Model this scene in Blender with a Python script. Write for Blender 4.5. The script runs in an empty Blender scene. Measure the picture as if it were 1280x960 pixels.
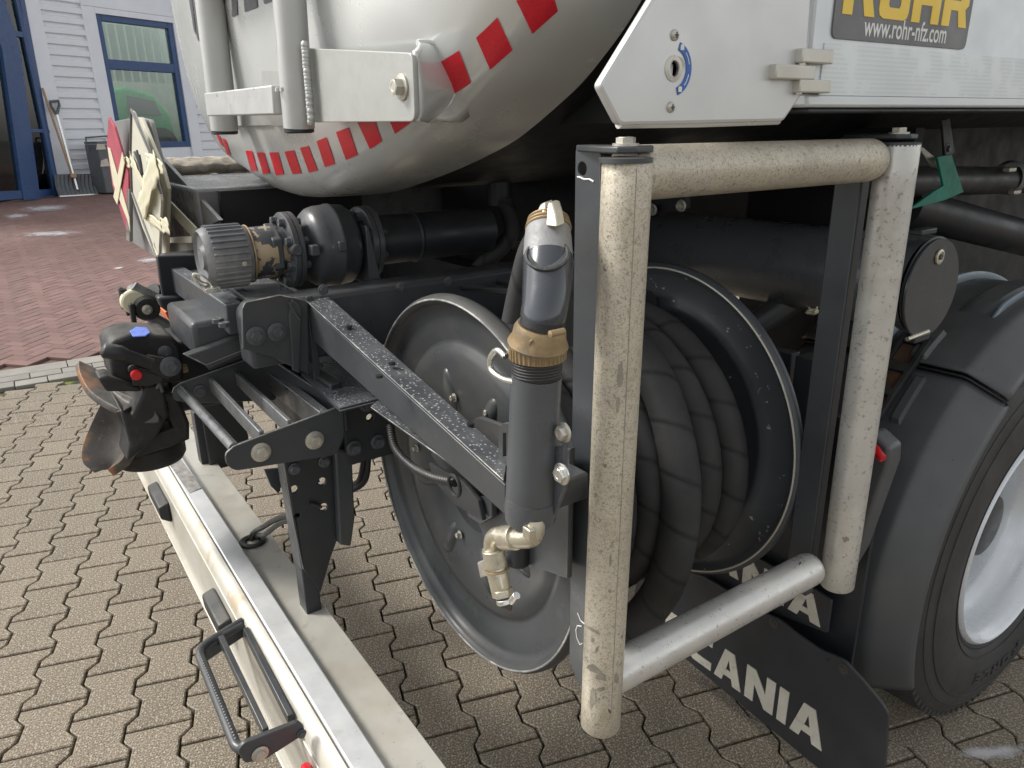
import bpy, bmesh, math, random
from mathutils import Vector, Matrix
from mathutils.bvhtree import BVHTree
random.seed(7)
SC = bpy.context.scene
COL = SC.collection
# ------------------------------------------------------------------ camera
F, PITCH, ROLL, CAMH, ANG = 920.65, 0.33502, -0.016458, 1.63577, 0.968556
CA, SA = math.cos(ANG), math.sin(ANG)
def ray(px, py):
    xr = (px-640)/F; ur = -(py-480)/F
    cr, sr = math.cos(ROLL), math.sin(ROLL)
    x = xr*cr-ur*sr; u = xr*sr+ur*cr
    cp, sp = math.cos(PITCH), math.sin(PITCH)
    y = cp+u*sp; z = -sp+u*cp
    return Vector((x*CA-y*SA, x*SA+y*CA, z))
ORG = Vector((0, 0, CAMH))
def W(px, py, x=None, y=None, z=None, pl=None):
    """survey point of the photograph on the plane x=, y=, z= or pl=(point, normal)"""
    r = ray(px, py)
    if x is not None: t = x/r.x
    elif y is not None: t = y/r.y
    elif z is not None: t = (z-CAMH)/r.z
    else: t = (pl[0]-ORG).dot(pl[1])/r.dot(pl[1])
    return ORG+r*t
cd = bpy.data.cameras.new('camera'); cam = bpy.data.objects.new('camera', cd); COL.objects.link(cam)
c0 = ray(640, 480); ex = ray(640+F, 480)-c0; ey = ray(640, 480-F)-c0; ez = -c0
m = Matrix.Identity(4)
for i in range(3):
    m[i][0], m[i][1], m[i][2], m[i][3] = ex[i], ey[i], ez[i], ORG[i]
cam.matrix_world = m
cd.sensor_width = 36; cd.lens = F/1280*36; cd.clip_start = 0.02; cd.clip_end = 600
SC.camera = cam
# ------------------------------------------------------------------ sky, sun, exposure
SUN_EL, SUN_AZ = math.radians(44), math.radians(222)       # azimuth: compass angle in the scene, clockwise from +Y
wd = bpy.data.worlds.new('World'); SC.world = wd; wd.use_nodes = True
nt = wd.node_tree; nt.nodes.clear()
wo = nt.nodes.new('ShaderNodeOutputWorld'); bg = nt.nodes.new('ShaderNodeBackground')
sky = nt.nodes.new('ShaderNodeTexSky'); sky.sky_type = 'NISHITA'; sky.sun_disc = False
sky.sun_elevation = SUN_EL; sky.sun_rotation = SUN_AZ
sky.air_density = 1.6; sky.dust_density = 1.6; sky.ozone_density = 1.0
hs = nt.nodes.new('ShaderNodeHueSaturation'); hs.inputs['Saturation'].default_value = 0.12
nt.links.new(sky.outputs[0], hs.inputs['Color']); nt.links.new(hs.outputs[0], bg.inputs[0])
bg.inputs[1].default_value = 0.14; nt.links.new(bg.outputs[0], wo.inputs[0])
sd = bpy.data.lights.new('sun', 'SUN'); sd.energy = 2.3; sd.angle = math.radians(14); sd.color = (1, .96, .9)
so = bpy.data.objects.new('sun', sd); COL.objects.link(so)
sdir = Vector((math.sin(SUN_AZ)*math.cos(SUN_EL), math.cos(SUN_AZ)*math.cos(SUN_EL), math.sin(SUN_EL)))
so.rotation_euler = sdir.to_track_quat('Z', 'Y').to_euler(); so.location = (0, -3, 8)
SC.view_settings.view_transform = 'Standard'; SC.view_settings.look = 'None'
SC.view_settings.exposure = 0.6; SC.view_settings.gamma = 1.0

# ------------------------------------------------------------------ materials
def mat(name, col, rough=.5, metal=0., var=.12, vs=6., bump=.1, bs=90., spots=(), up=None, drops=False, rv=.12,
        coat=0., spec=.5, objrand=0., uvbands=None, alpha=None, aniso=None):
    m = bpy.data.materials.new(name); m.use_nodes = True
    n = m.node_tree.nodes; l = m.node_tree.links
    b = n['Principled BSDF']; tc = n.new('ShaderNodeTexCoord')
    def noise(sc, det=5, r=.6, vec=None, dist=0):
        q = n.new('ShaderNodeTexNoise'); q.inputs['Scale'].default_value = sc; q.inputs['Detail'].default_value = det
        q.inputs['Roughness'].default_value = r; q.inputs['Distortion'].default_value = dist
        l.new(vec or tc.outputs['Object'], q.inputs['Vector']); return q.outputs['Fac']
    def ramp(src, a, c, v0=0., v1=1.):
        q = n.new('ShaderNodeMapRange'); q.inputs[1].default_value = a; q.inputs[2].default_value = c
        q.inputs[3].default_value = v0; q.inputs[4].default_value = v1; l.new(src, q.inputs[0]); return q.outputs[0]
    def mix(f, a, c):
        q = n.new('ShaderNodeMix'); q.data_type = 'RGBA'
        l.new(f, q.inputs[0]) if not isinstance(f, float) else setattr(q.inputs[0], 'default_value', f)
        for s, v in ((q.inputs[6], a), (q.inputs[7], c)):
            if isinstance(v, tuple): s.default_value = (*v, 1)
            else: l.new(v, s)
        return q.outputs[2]
    def mul(a, c):
        q = n.new('ShaderNodeMath'); q.operation = 'MULTIPLY'
        for s, v in ((q.inputs[0], a), (q.inputs[1], c)):
            if isinstance(v, float): s.default_value = v
            else: l.new(v, s)
        return q.outputs[0]
    lo = tuple(v*(1-var) for v in col); hi = tuple(min(1, v*(1+var)) for v in col)
    c = mix(ramp(noise(vs), .3, .7), lo, hi)
    if objrand:
        oi = n.new('ShaderNodeObjectInfo')
        q = n.new('ShaderNodeHueSaturation'); l.new(ramp(oi.outputs['Random'], 0, 1, 1-objrand, 1+objrand), q.inputs['Value'])
        l.new(c, q.inputs['Color']); c = q.outputs[0]
    rsock = ramp(noise(vs*3), .3, .7, max(.03, rough-rv), min(1, rough+rv))
    bsock = noise(bs, 3)
    for (sc_, th, soft, cc, amt) in spots:
        c = mix(mul(ramp(noise(sc_, 4, .65), th, th+soft), float(amt)), c, cc)
    geo = n.new('ShaderNodeNewGeometry')
    sx = n.new('ShaderNodeSeparateXYZ'); l.new(geo.outputs['Normal'], sx.inputs[0])
    if up:
        f = mul(ramp(sx.outputs['Z'], .3, .95), ramp(noise(14), .3, .65)); c = mix(mul(f, float(up[1])), c, up[0])
    hsum = mul(bsock, float(bump))
    if drops:
        v = n.new('ShaderNodeTexVoronoi'); v.inputs['Scale'].default_value = 170; l.new(tc.outputs['Object'], v.inputs['Vector'])
        sp_ = n.new('ShaderNodeSeparateColor'); l.new(v.outputs['Color'], sp_.inputs[0])
        d = mul(mul(ramp(v.outputs['Distance'], .42, .12), ramp(sp_.outputs[0], .35, .45)), ramp(sx.outputs['Z'], .6, .9))
        d = mul(d, ramp(noise(9), .30, .42))
        c = mix(mul(d, .8), c, (.55, .58, .60))
        q = n.new('ShaderNodeMath'); q.operation = 'ADD'; l.new(hsum, q.inputs[0]); l.new(mul(d, .8), q.inputs[1]); hsum = q.outputs[0]
        rr = n.new('ShaderNodeMix'); l.new(d, rr.inputs[0]); l.new(rsock, rr.inputs[2]); rr.inputs[3].default_value = .08; rsock = rr.outputs[0]
    if uvbands:
        sc_, cc, amt = uvbands
        su = n.new('ShaderNodeSeparateXYZ'); l.new(tc.outputs['UV'], su.inputs[0])
        a = n.new('ShaderNodeMath'); a.operation = 'MULTIPLY_ADD'; l.new(su.outputs[1], a.inputs[0]); a.inputs[1].default_value = sc_
        l.new(su.outputs[0], a.inputs[2])
        fr = n.new('ShaderNodeMath'); fr.operation = 'FRACT'; l.new(a.outputs[0], fr.inputs[0])
        tri = n.new('ShaderNodeMath'); tri.operation = 'PINGPONG'; tri.inputs[1].default_value = .5; l.new(fr.outputs[0], tri.inputs[0])
        f = ramp(tri.outputs[0], .0, .09, 1., 0.)
        c = mix(mul(f, float(amt)), c, cc)
        q = n.new('ShaderNodeMath'); q.operation = 'SUBTRACT'; l.new(hsum, q.inputs[0]); l.new(mul(f, 1.2), q.inputs[1]); hsum = q.outputs[0]
    bp = n.new('ShaderNodeBump'); bp.inputs['Strength'].default_value = .5; bp.inputs['Distance'].default_value = .002
    l.new(hsum, bp.inputs['Height']); l.new(bp.outputs[0], b.inputs['Normal'])
    l.new(c, b.inputs['Base Color']); l.new(rsock, b.inputs['Roughness'])
    b.inputs['Metallic'].default_value = metal; b.inputs['Coat Weight'].default_value = coat
    b.inputs['Specular IOR Level'].default_value = spec
    return m
dustc = (.17, .155, .13)
M = {}
M['grey'] = mat('anthracite_paint', (.046, .051, .057), .36, 0, .15, 5, .12, 70, [(3, .56, .15, (.085, .085, .08), .35), (14, .60, .08, (.06, .063, .066), .6), (160, .73, .03, (.35, .35, .34), .5)], (dustc, .3), False, .1)
M['greyw'] = mat('wet_anthracite_paint', (.052, .058, .065), .34, 0, .12, 5, .12, 70, [(3, .58, .12, (.085, .085, .08), .3)], ((.20, .205, .21), .45), True)
M['reel'] = mat('reel_paint', (.050, .054, .058), .36, 0, .12, 4, .08, 60, [(2.5, .52, .2, (.105, .105, .10), .5), (9, .60, .08, (.085, .086, .086), .5), (32, .70, .02, (.16, .16, .155), .5), (220, .74, .02, (.5, .49, .46), .6)], (dustc, .3))
M['reelin'] = mat('chipped_reel_paint', (.055, .061, .069), .38, 0, .2, 5, .1, 60, [(38, .66, .02, (.45, .46, .45), .8), (3, .5, .3, (.075, .082, .09), .6)], None)
M['dark'] = mat('dark_chassis_paint', (.020, .023, .028), .45, 0, .2, 6, .12, 60, [(4, .55, .2, (.06, .055, .05), .4)], (dustc, .3))
M['black'] = mat('black_underbody', (.012, .013, .016), .5, 0, .3, 4, .15, 50, [(2.2, .55, .2, (.04, .038, .036), .4)], None)
M['tank'] = mat('silver_paint', (.62, .63, .615), .25, .3, .02, 2, .0, 30, [(1.6, .55, .3, (.52, .52, .48), .35), (60, .76, .02, (.3, .27, .22), .4)], None, False, .06)
M['ladder'] = mat('ladder_paint', (.50, .505, .49), .42, .35, .05, 8, .12, 120, [(34, .69, .02, (.1, .09, .08), .8), (5, .55, .2, (.47, .45, .39), .5)], None)
M['plate'] = mat('brushed_plate', (.40, .405, .385), .45, .35, .06, 30, .15, 200, [(6, .55, .2, (.42, .41, .36), .5)], None)
M['panel'] = mat('silver_panel_paint', (.60, .605, .60), .36, .35, .04, 3, .05, 60, [(3, .55, .25, (.47, .45, .39), .45), (90, .74, .02, (.25, .22, .18), .6)], None)
M['panelw'] = mat('pale_panel_paint', (.62, .65, .67), .34, .3, .03, 3, .05, 60, [(80, .75, .02, (.3, .27, .22), .6)], None)
M['pipe'] = mat('speckled_pipe', (.52, .475, .385), .44, .25, .14, 6, .45, 160, [(5, .50, .2, (.43, .40, .345), .7), (170, .52, .16, (.27, .22, .15), .65), (30, .54, .15, (.40, .345, .25), .6), (8, .60, .10, (.31, .28, .235), .6), (420, .54, .08, (.20, .165, .12), .7), (90, .62, .05, (.17, .14, .11), .7)], None)
M['pipe2'] = mat('pale_worn_pipe', (.55, .54, .505), .36, .4, .1, 9, .3, 120, [(6, .52, .15, (.42, .38, .31), .7), (120, .58, .06, (.26, .23, .19), .7), (30, .68, .04, (.30, .24, .17), .6)], None)
M['pipe3'] = mat('bare_aluminium_pipe', (.62, .61, .58), .34, .5, .08, 12, .3, 120, [(120, .64, .03, (.2, .18, .15), .7), (28, .66, .04, (.33, .28, .22), .6)], None)
M['alu'] = mat('bumper_aluminium', (.56, .54, .48), .42, .35, .08, 4, .3, 60, [(3.5, .50, .2, (.44, .40, .31), .7), (22, .62, .06, (.40, .37, .31), .5), (120, .68, .03, (.25, .22, .18), .7)], None)
M['alu2'] = mat('bumper_bare_metal', (.74, .75, .75), .38, .4, .04, 7, .25, 70, [(18, .68, .05, (.58, .56, .5), .4)], None)
M['cream'] = mat('bumper_front_paint', (.62, .59, .52), .4, .25, .06, 6, .15, 70, [(7, .58, .1, (.46, .34, .19), .6)], None)
M['grip'] = mat('grip_strip', (.28, .27, .25), .7, .1, .35, 40, .8, 90, [(25, .55, .1, (.12, .11, .1), .8)], None)
M['rubber'] = mat('hose_rubber', (.038, .038, .039), .66, 0, .2, 8, .25, 120, [(6, .52, .25, (.040, .039, .037), .6), (70, .62, .1, (.05, .048, .044), .5)], (dustc, .12), False, .1, uvbands=(11.0, (.007, .007, .008), .6), spec=.3)
M['tyre'] = mat('tyre_rubber', (.040, .039, .039), .68, 0, .2, 6, .2, 120, [(4, .5, .3, (.085, .08, .073), .6)], None)
M['plastic'] = mat('mudguard_plastic', (.075, .079, .084), .40, 0, .12, 5, .25, 260, [(3, .52, .25, (.12, .118, .113), .5), (55, .7, .03, (.015, .015, .018), .7), (18, .72, .03, (.25, .25, .24), .35)], (dustc, .25), False, .1)
M['plasticb'] = mat('black_plastic', (.018, .019, .021), .48, 0, .2, 8, .2, 160, [(6, .55, .2, (.05, .048, .045), .5)], (dustc, .35))
M['stripe'] = mat('light_edge_plastic', (.22, .27, .31), .45, 0, .1, 8, .1, 100)
M['flap'] = mat('mud_flap_rubber', (.028, .030, .035), .5, 0, .2, 4, .15, 60, [(3, .5, .3, (.06, .06, .06), .5)], None)
M['letter'] = mat('letter_print', (.56, .54, .47), .55, 0, .1, 10, .05, 60, [(16, .55, .08, (.38, .35, .28), .6)], None)
M['rust'] = mat('rusty_cast', (.07, .064, .06), .5, .4, .3, 14, .6, 70, [(7, .56, .1, (.32, .13, .04), .8), (60, .6, .08, (.16, .12, .09), .6)], (dustc, .3))
M['cast'] = mat('black_cast', (.016, .016, .017), .6, .1, .3, 14, .7, 140, [(10, .6, .1, (.05, .045, .04), .5)], (dustc, .45))
M['tread'] = mat('worn_tread', (.17, .175, .18), .42, .3, .2, 30, .4, 120, [(40, .56, .1, (.08, .085, .09), .7)])
M['scuff'] = mat('dark_scuff', (.27, .245, .205), .5, .2, .3, 40, .4, 120)
M['deck'] = mat('wet_sheen_deck_paint', (.20, .205, .21), .3, .1, .12, 6, .3, 90, [(30, .58, .08, (.33, .34, .35), .5)], None, True)  # wet top: sky reflection put into the pale base colour
M['void'] = mat('shadowed_underbody', (.006, .006, .008), .6, 0, .2, 4)  # near black: shade put into the colour of the added underbody walls
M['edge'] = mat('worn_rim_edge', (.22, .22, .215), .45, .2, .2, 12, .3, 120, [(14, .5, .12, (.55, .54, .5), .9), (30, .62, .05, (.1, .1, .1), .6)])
M['zinc'] = mat('zinc_bolt', (.52, .50, .44), .42, .7, .15, 60, .3, 200, [(50, .58, .1, (.3, .26, .18), .6)])
M['bolt'] = mat('painted_bolt', (.085, .09, .10), .45, .2, .2, 60, .3, 200, [(50, .6, .1, (.2, .19, .17), .5)], (dustc, .4))
M['brass'] = mat('dull_brass', (.30, .215, .115), .5, .4, .2, 20, .4, 120, [(28, .58, .08, (.36, .32, .24), .6), (14, .56, .1, (.12, .09, .055), .6)], None)
M['nickel'] = mat('nickel_fitting', (.60, .56, .45), .33, .8, .1, 20, .25, 120, [(20, .6, .1, (.42, .33, .2), .5)], None)
M['chrome'] = mat('bright_metal', (.72, .72, .68), .25, .9, .08, 20, .3, 120)
M['frost'] = mat('frosted_cap', (.27, .27, .272), .6, .2, .12, 60, .5, 260)
M['lens'] = mat('dull_lens', (.05, .055, .055), .7, .0, .4, 90, .9, 160)
M['gloss'] = mat('glossy_hose_body', (.050, .055, .064), .20, .15, .15, 7, .1, 60, [(120, .68, .02, (.02, .02, .02), .7)], None, coat=.3)
M['holder'] = mat('holder_paint', (.088, .094, .102), .33, .1, .1, 6, .12, 60, [(60, .74, .02, (.6, .6, .58), .7)], None)
M['cap'] = mat('worn_plastic_cap', (.15, .155, .16), .6, 0, .25, 20, .5, 80, [(9, .5, .15, (.30, .30, .29), .6), (40, .6, .1, (.06, .06, .06), .6)], None)
M['pumpg'] = mat('pump_paint', (.058, .063, .070), .38, .1, .15, 8, .25, 80, [(60, .66, .04, (.28, .27, .24), .5)], (dustc, .3))
M['bare'] = mat('peeled_pump_paint', (.058, .063, .070), .45, .2, .1, 8, .3, 80, [(16, .53, .02, (.40, .31, .20), .95)], None)
M['redp'] = mat('red_reflective_film', (.62, .015, .03), .35, 0, .1, 220, .25, 300, [(2, .5, .3, (.5, .01, .025), .3)])
M['red'] = mat('red_plastic', (.6, .012, .02), .35, 0, .05)
M['orange'] = mat('orange_plastic', (.75, .16, .03), .5, 0, .1)
M['blue'] = mat('blue_sticker', (.03, .12, .42), .4, 0, .1, 20)
M['bluep'] = mat('blue_cover', (.10, .17, .55), .55, 0, .2, 60)
M['green'] = mat('green_lever', (.0, .16, .11), .5, 0, .15, 20)
M['yellow'] = mat('yellow_print', (.82, .56, .05), .45, 0, .04)
M['white'] = mat('white_print', (.72, .72, .70), .5, 0, .04)
M['sign'] = mat('sign_grey', (.12, .12, .125), .45, 0, .05)
M['dletter'] = mat('dark_print', (.07, .07, .08), .45, 0, .08)
M['tape'] = mat('cream_tape', (.62, .58, .42), .6, 0, .08, 30, .5, 60)
M['placard'] = mat('cream_placard', (.58, .56, .46), .5, 0, .08, 8)
M['redplac'] = mat('red_placard', (.38, .05, .08), .5, 0, .15, 8)
M['greypl'] = mat('grey_backplate', (.23, .235, .235), .5, .3, .1, 8)
M['rim'] = mat('white_rim_paint', (.66, .69, .72), .3, .2, .04, 5, .05, 60, [(5, .55, .2, (.5, .5, .5), .4)])
M['rope'] = mat('beige_mat', (.40, .36, .30), .85, 0, .25, 30, .9, 60, [(22, .5, .1, (.22, .19, .15), .7)])
M['perf'] = mat('perforated_strip', (.64, .68, .68), .4, .2, .05)
M['amber'] = mat('dull_amber', (.10, .055, .035), .5, 0, .3, 20)
# setting
M['paver'] = mat('concrete_paver', (.215, .176, .127), .85, 0, .14, 3, 3.0, 220, [(.5, .52, .15, (.19, .15, .105), .5), (165, .53, .05, (.47, .42, .34), .9), (190, .53, .05, (.075, .06, .045), .85), (1.3, .52, .2, (.15, .13, .10), .5)], None, objrand=.13)
M['joint'] = mat('mossy_joint', (.020, .017, .012), .95, 0, .3, 8, .6, 200, [(2.6, .47, .08, (.13, .155, .02), .95)])
M['kerb'] = mat('grey_kerb', (.25, .235, .21), .85, 0, .15, 6, .6, 260, [(200, .62, .05, (.13, .12, .11), .6)], None, objrand=.1)
M['brick'] = mat('red_paver', (.185, .108, .094), .8, 0, .18, 3, .5, 260, [(.7, .55, .25, (.20, .145, .12), .6), (90, .66, .05, (.38, .32, .29), .35)], None, objrand=.16)
M['brickj'] = mat('red_joint', (.12, .08, .065), .95, 0, .3, 8, .3, 100)
M['asphalt'] = mat('asphalt', (.09, .085, .08), .9, 0, .2, 2, .5, 100)
M['siding'] = mat('white_siding', (.76, .79, .83), .5, .1, .04, 2, .03, 20)
M['trim'] = mat('pale_trim', (.74, .78, .83), .45, .1, .04, 2, .03, 20)
M['bframe'] = mat('blue_window_frame', (.03, .075, .20), .35, 0, .1, 5, .03, 20)
M['wood'] = mat('wooden_handle', (.42, .27, .17), .6, 0, .2, 20)
M['binm'] = mat('grey_box_paint', (.11, .12, .13), .5, 0, .15, 10)
M['snow'] = mat('salty_snow', (.78, .78, .80), .6, 0, .08, 40, .6, 60)
M['room'] = mat('room_wall', (.55, .55, .48), .8, 0, .1, 2)
M['greenp'] = mat('reflected_green', (.03, .50, .16), .3, 0, .15, 3)
M['floor'] = mat('room_floor', (.2, .16, .12), .6)
def glassmat():
    m = bpy.data.materials.new('window_glass'); m.use_nodes = True
    n = m.node_tree.nodes; l = m.node_tree.links; n.clear()
    o = n.new('ShaderNodeOutputMaterial'); mx = n.new('ShaderNodeMixShader'); t = n.new('ShaderNodeBsdfTransparent')
    g = n.new('ShaderNodeBsdfGlossy'); g.inputs['Roughness'].default_value = .02; t.inputs[0].default_value = (.72, .82, .80, 1)
    fr = n.new('ShaderNodeFresnel'); fr.inputs[0].default_value = 1.5
    ad = n.new('ShaderNodeMath'); ad.operation = 'MULTIPLY_ADD'; ad.inputs[1].default_value = 1.0; ad.inputs[2].default_value = .05
    l.new(fr.outputs[0], ad.inputs[0]); l.new(ad.outputs[0], mx.inputs[0]); l.new(t.outputs[0], mx.inputs[1]); l.new(g.outputs[0], mx.inputs[2]); l.new(mx.outputs[0], o.inputs[0])
    return m
M['glass'] = glassmat()

# ------------------------------------------------------------------ mesh helpers
class MB:
    def __init__(s): s.v = []; s.f = []; s.uv = []
    def add(s, vs, fs, uvs=None):
        k = len(s.v); s.v += [tuple(v) for v in vs]; s.f += [tuple(i+k for i in f) for f in fs]
        s.uv += uvs if uvs else [None]*len(fs); return s
    def box(s, a, b):
        x0, x1 = sorted((a[0], b[0])); y0, y1 = sorted((a[1], b[1])); z0, z1 = sorted((a[2], b[2]))
        return s.add([(x0, y0, z0), (x1, y0, z0), (x1, y1, z0), (x0, y1, z0), (x0, y0, z1), (x1, y0, z1), (x1, y1, z1), (x0, y1, z1)],
                     [(0, 3, 2, 1), (4, 5, 6, 7), (0, 1, 5, 4), (1, 2, 6, 5), (2, 3, 7, 6), (3, 0, 4, 7)])
    def prism(s, pts, vec):
        pts = [Vector(p) for p in pts]; n = len(pts); vec = Vector(vec)
        return s.add(pts+[p+vec for p in pts], [tuple(range(n))[::-1], tuple(range(n, 2*n))]+[(i, (i+1) % n, n+(i+1) % n, n+i) for i in range(n)])
    def tube(s, path, r, n=16, cap=True, closed=False, flat=None):
        path = [Vector(p) for p in path]; k = len(path); rs = r if isinstance(r, (list, tuple)) else [r]*k
        tang = []
        for i in range(k):
            a = path[(i-1) % k] if (closed or i) else path[0]; b = path[(i+1) % k] if (closed or i < k-1) else path[-1]
            d = b-a; tang.append(d.normalized() if d.length > 1e-9 else (tang[-1] if tang else Vector((0, 0, 1))))
        if tang[0].length < .5: tang[0] = tang[1]
        up = Vector((0, 0, 1)) if abs(tang[0].z) < .9 else Vector((0, 1, 0))
        nn = tang[0].cross(up).normalized(); vs = []; ln = 0; lens = []
        for i in range(k):
            nn = (nn-tang[i]*nn.dot(tang[i])).normalized(); bb = tang[i].cross(nn)
            if i: ln += (path[i]-path[i-1]).length
            lens.append(ln)
            for j in range(n):
                a = 2*math.pi*j/n; vs.append(path[i]+(nn*math.cos(a)+bb*math.sin(a)*(flat or 1))*rs[i])
        fs = []; uv = []
        for i in range(k if closed else k-1):
            i2 = (i+1) % k
            for j in range(n):
                j2 = (j+1) % n; fs.append((i*n+j, i*n+j2, i2*n+j2, i2*n+j))
                l0 = lens[i]; l1 = lens[i2] if i2 else lens[-1]+.01
                uv.append(((j/n, l0), ((j+1)/n, l0), ((j+1)/n, l1), (j/n, l1)))
        if cap and not closed:
            fs += [tuple(range(n))[::-1], tuple(range((k-1)*n, k*n))]; uv += [None, None]
        return s.add(vs, fs, uv)
    def lathe(s, o, ax, prof, n=48, a0=0, a1=2*math.pi, ref=None):
        """prof: list of (distance along axis, radius)"""
        o = Vector(o); ax = Vector(ax).normalized(); u = Vector(ref) if ref else (Vector((0, 0, 1)) if abs(ax.z) < .9 else Vector((1, 0, 0)))
        u = (u-ax*u.dot(ax)).normalized(); w = ax.cross(u); full = abs(a1-a0-2*math.pi) < 1e-6
        m_ = n if full else n+1; vs = []; k = len(prof)
        for d, r in prof:
            for j in range(m_):
                a = a0+(a1-a0)*j/n; vs.append(o+ax*d+(u*math.cos(a)+w*math.sin(a))*max(r, 1e-5))
        fs = [(i*m_+j, i*m_+(j+1) % m_, (i+1)*m_+(j+1) % m_, (i+1)*m_+j) for i in range(k-1) for j in range(n)]
        return s.add(vs, fs)
    def grid(s, rows):
        k = len(rows[0]); vs = [p for r in rows for p in r]
        return s.add(vs, [(i*k+j, i*k+j+1, (i+1)*k+j+1, (i+1)*k+j) for i in range(len(rows)-1) for j in range(k-1)])
    def mesh(s, name, smooth=35):
        me = bpy.data.meshes.new(name); me.from_pydata(s.v, [], s.f); me.update()
        if any(s.uv):
            ul = me.uv_layers.new(name='UVMap'); li = 0
            for fi, f in enumerate(s.f):
                for c in range(len(f)):
                    if s.uv[fi]: ul.data[li].uv = s.uv[fi][c]
                    li += 1
        bm = bmesh.new(); bm.from_mesh(me); bmesh.ops.recalc_face_normals(bm, faces=bm.faces); bm.to_mesh(me); bm.free()
        for p in me.polygons: p.use_smooth = True
        me.set_sharp_from_angle(angle=math.radians(smooth)); return me

WL = {}                                                        # world matrix of everything that parents something
def link(name, me, parent=None, mtx=None, material=None):
    if material is not None and not me.materials: me.materials.append(material)
    o = bpy.data.objects.new(name, me); COL.objects.link(o)
    mtx = mtx or Matrix.Identity(4); o.matrix_basis = mtx; WL[o] = mtx
    if parent is not None:
        o.parent = parent; o.matrix_parent_inverse = WL[parent].inverted()
    return o
def part(name, mb, material, parent=None, bevel=0, seg=2, solid=0, label=None, smooth=35, sub=0, kind=None):
    o = link(name, mb.mesh(name, smooth), parent, None, M[material])
    if solid:
        q = o.modifiers.new('solid', 'SOLIDIFY'); q.thickness = solid; q.offset = 0
    if sub:
        q = o.modifiers.new('sub', 'SUBSURF'); q.levels = q.render_levels = sub
    if bevel:
        q = o.modifiers.new('bevel', 'BEVEL'); q.width = bevel; q.segments = seg; q.limit_method = 'ANGLE'; q.angle_limit = math.radians(40); q.harden_normals = False
    if label: o['label'] = label
    if kind: o['kind'] = kind
    return o
def thing(name, label, cat, loc=(0, 0, 0), group=None):
    o = bpy.data.objects.new(name, None); COL.objects.link(o); o.location = loc; WL[o] = Matrix.Translation(loc)
    o.empty_display_size = .1; o['label'] = label; o['category'] = cat
    if group: o['group'] = group
    return o
def plate(name, material, parent, pts, normal, th, holes=(), bevel=.0015, label=None, kind=None):
    """flat plate with real holes: pts 3D outline, thickness th centred, holes [(centre 3D, radius) or list of 3D points]"""
    nz = Vector(normal).normalized(); o0 = Vector(pts[0])
    u = (Vector(pts[1])-o0); u = (u-nz*u.dot(nz)).normalized(); v = nz.cross(u)
    cu = bpy.data.curves.new('outline', 'CURVE'); cu.dimensions = '2D'; cu.fill_mode = 'BOTH'
    def sp(pl):
        s_ = cu.splines.new('POLY'); s_.points.add(len(pl)-1)
        for i, p in enumerate(pl): s_.points[i].co = (*p, 0, 1)
        s_.use_cyclic_u = True
    l2 = lambda p: ((Vector(p)-o0).dot(u), (Vector(p)-o0).dot(v))
    sp([l2(p) for p in pts])
    for h in holes:
        if len(h) == 2 and not hasattr(h[1], '__len__'):
            c = l2(h[0]); sp([(c[0]+h[1]*math.cos(a*math.pi/8), c[1]+h[1]*math.sin(a*math.pi/8)) for a in range(16)])
        else: sp([l2(p) for p in h])
    cu.extrude = max(th/2-bevel, 1e-4); cu.bevel_depth = bevel; cu.bevel_resolution = 1; cu.offset = -bevel
    tmp = bpy.data.objects.new('tmp', cu); COL.objects.link(tmp)
    dg = bpy.context.evaluated_depsgraph_get(); me = bpy.data.meshes.new_from_object(tmp.evaluated_get(dg))
    bpy.data.objects.remove(tmp); bpy.data.curves.remove(cu)
    R = Matrix((u, v, nz)).transposed().to_4x4(); R.translation = o0
    me.transform(R); me.name = name; me.materials.clear()
    for p in me.polygons: p.use_smooth = True
    me.set_sharp_from_angle(angle=math.radians(35))
    o = link(name, me, parent, None, M[material])
    if label: o['label'] = label
    if kind: o['kind'] = kind
    return o
def rnd(pts, r, seg=4):
    """round the corners of a 3D polygon"""
    out = []; n = len(pts); rr = r if isinstance(r, (list, tuple)) else [r]*n
    for i in range(n):
        p = Vector(pts[i]); a = Vector(pts[i-1])-p; b = Vector(pts[(i+1) % n])-p; q = min(rr[i], a.length*.45, b.length*.45)
        if q < 1e-4: out.append(p); continue
        A = p+a.normalized()*q; B = p+b.normalized()*q
        for k in range(seg+1):
            t = k/seg; out.append(A*(1-t)**2+p*2*t*(1-t)+B*t*t)
    return out
def orient(loc, ax, ref=None):
    ax = Vector(ax).normalized(); q = ax.to_track_quat('Z', 'Y'); return Matrix.Translation(Vector(loc)) @ q.to_matrix().to_4x4()
_bm = {}
def bolt(parent, loc, ax, r=.009, material='bolt', washer=1.5, h=.7, name='bolt'):
    key = (round(r, 5), material, washer, h)
    if key not in _bm:
        b = MB()
        if washer: b.lathe((0, 0, 0), (0, 0, 1), [(0, 0), (0, r*washer), (r*.22, r*washer), (r*.26, r*washer*.94), (r*.26, 0)], 20)
        hx = [(r*math.cos(a*math.pi/3), r*math.sin(a*math.pi/3), r*.24) for a in range(6)]; b.prism(hx, (0, 0, r*h))
        b.lathe((0, 0, r*(.24+h)), (0, 0, 1), [(-r*.02, r*.86), (r*.05, r*.8), (r*.05, r*.5), (r*.015, r*.46), (r*.015, 0)], 12)
        me = b.mesh('bolt'); me.materials.append(M[material]); _bm[key] = me
    return link(name, _bm[key], parent, orient(loc, ax))
def arc(c, u, v, r, a0, a1, n):
    c = Vector(c); u = Vector(u); v = Vector(v)
    return [c+(u*math.cos(math.radians(a0+(a1-a0)*i/n))+v*math.sin(math.radians(a0+(a1-a0)*i/n)))*r for i in range(n+1)]
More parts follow.
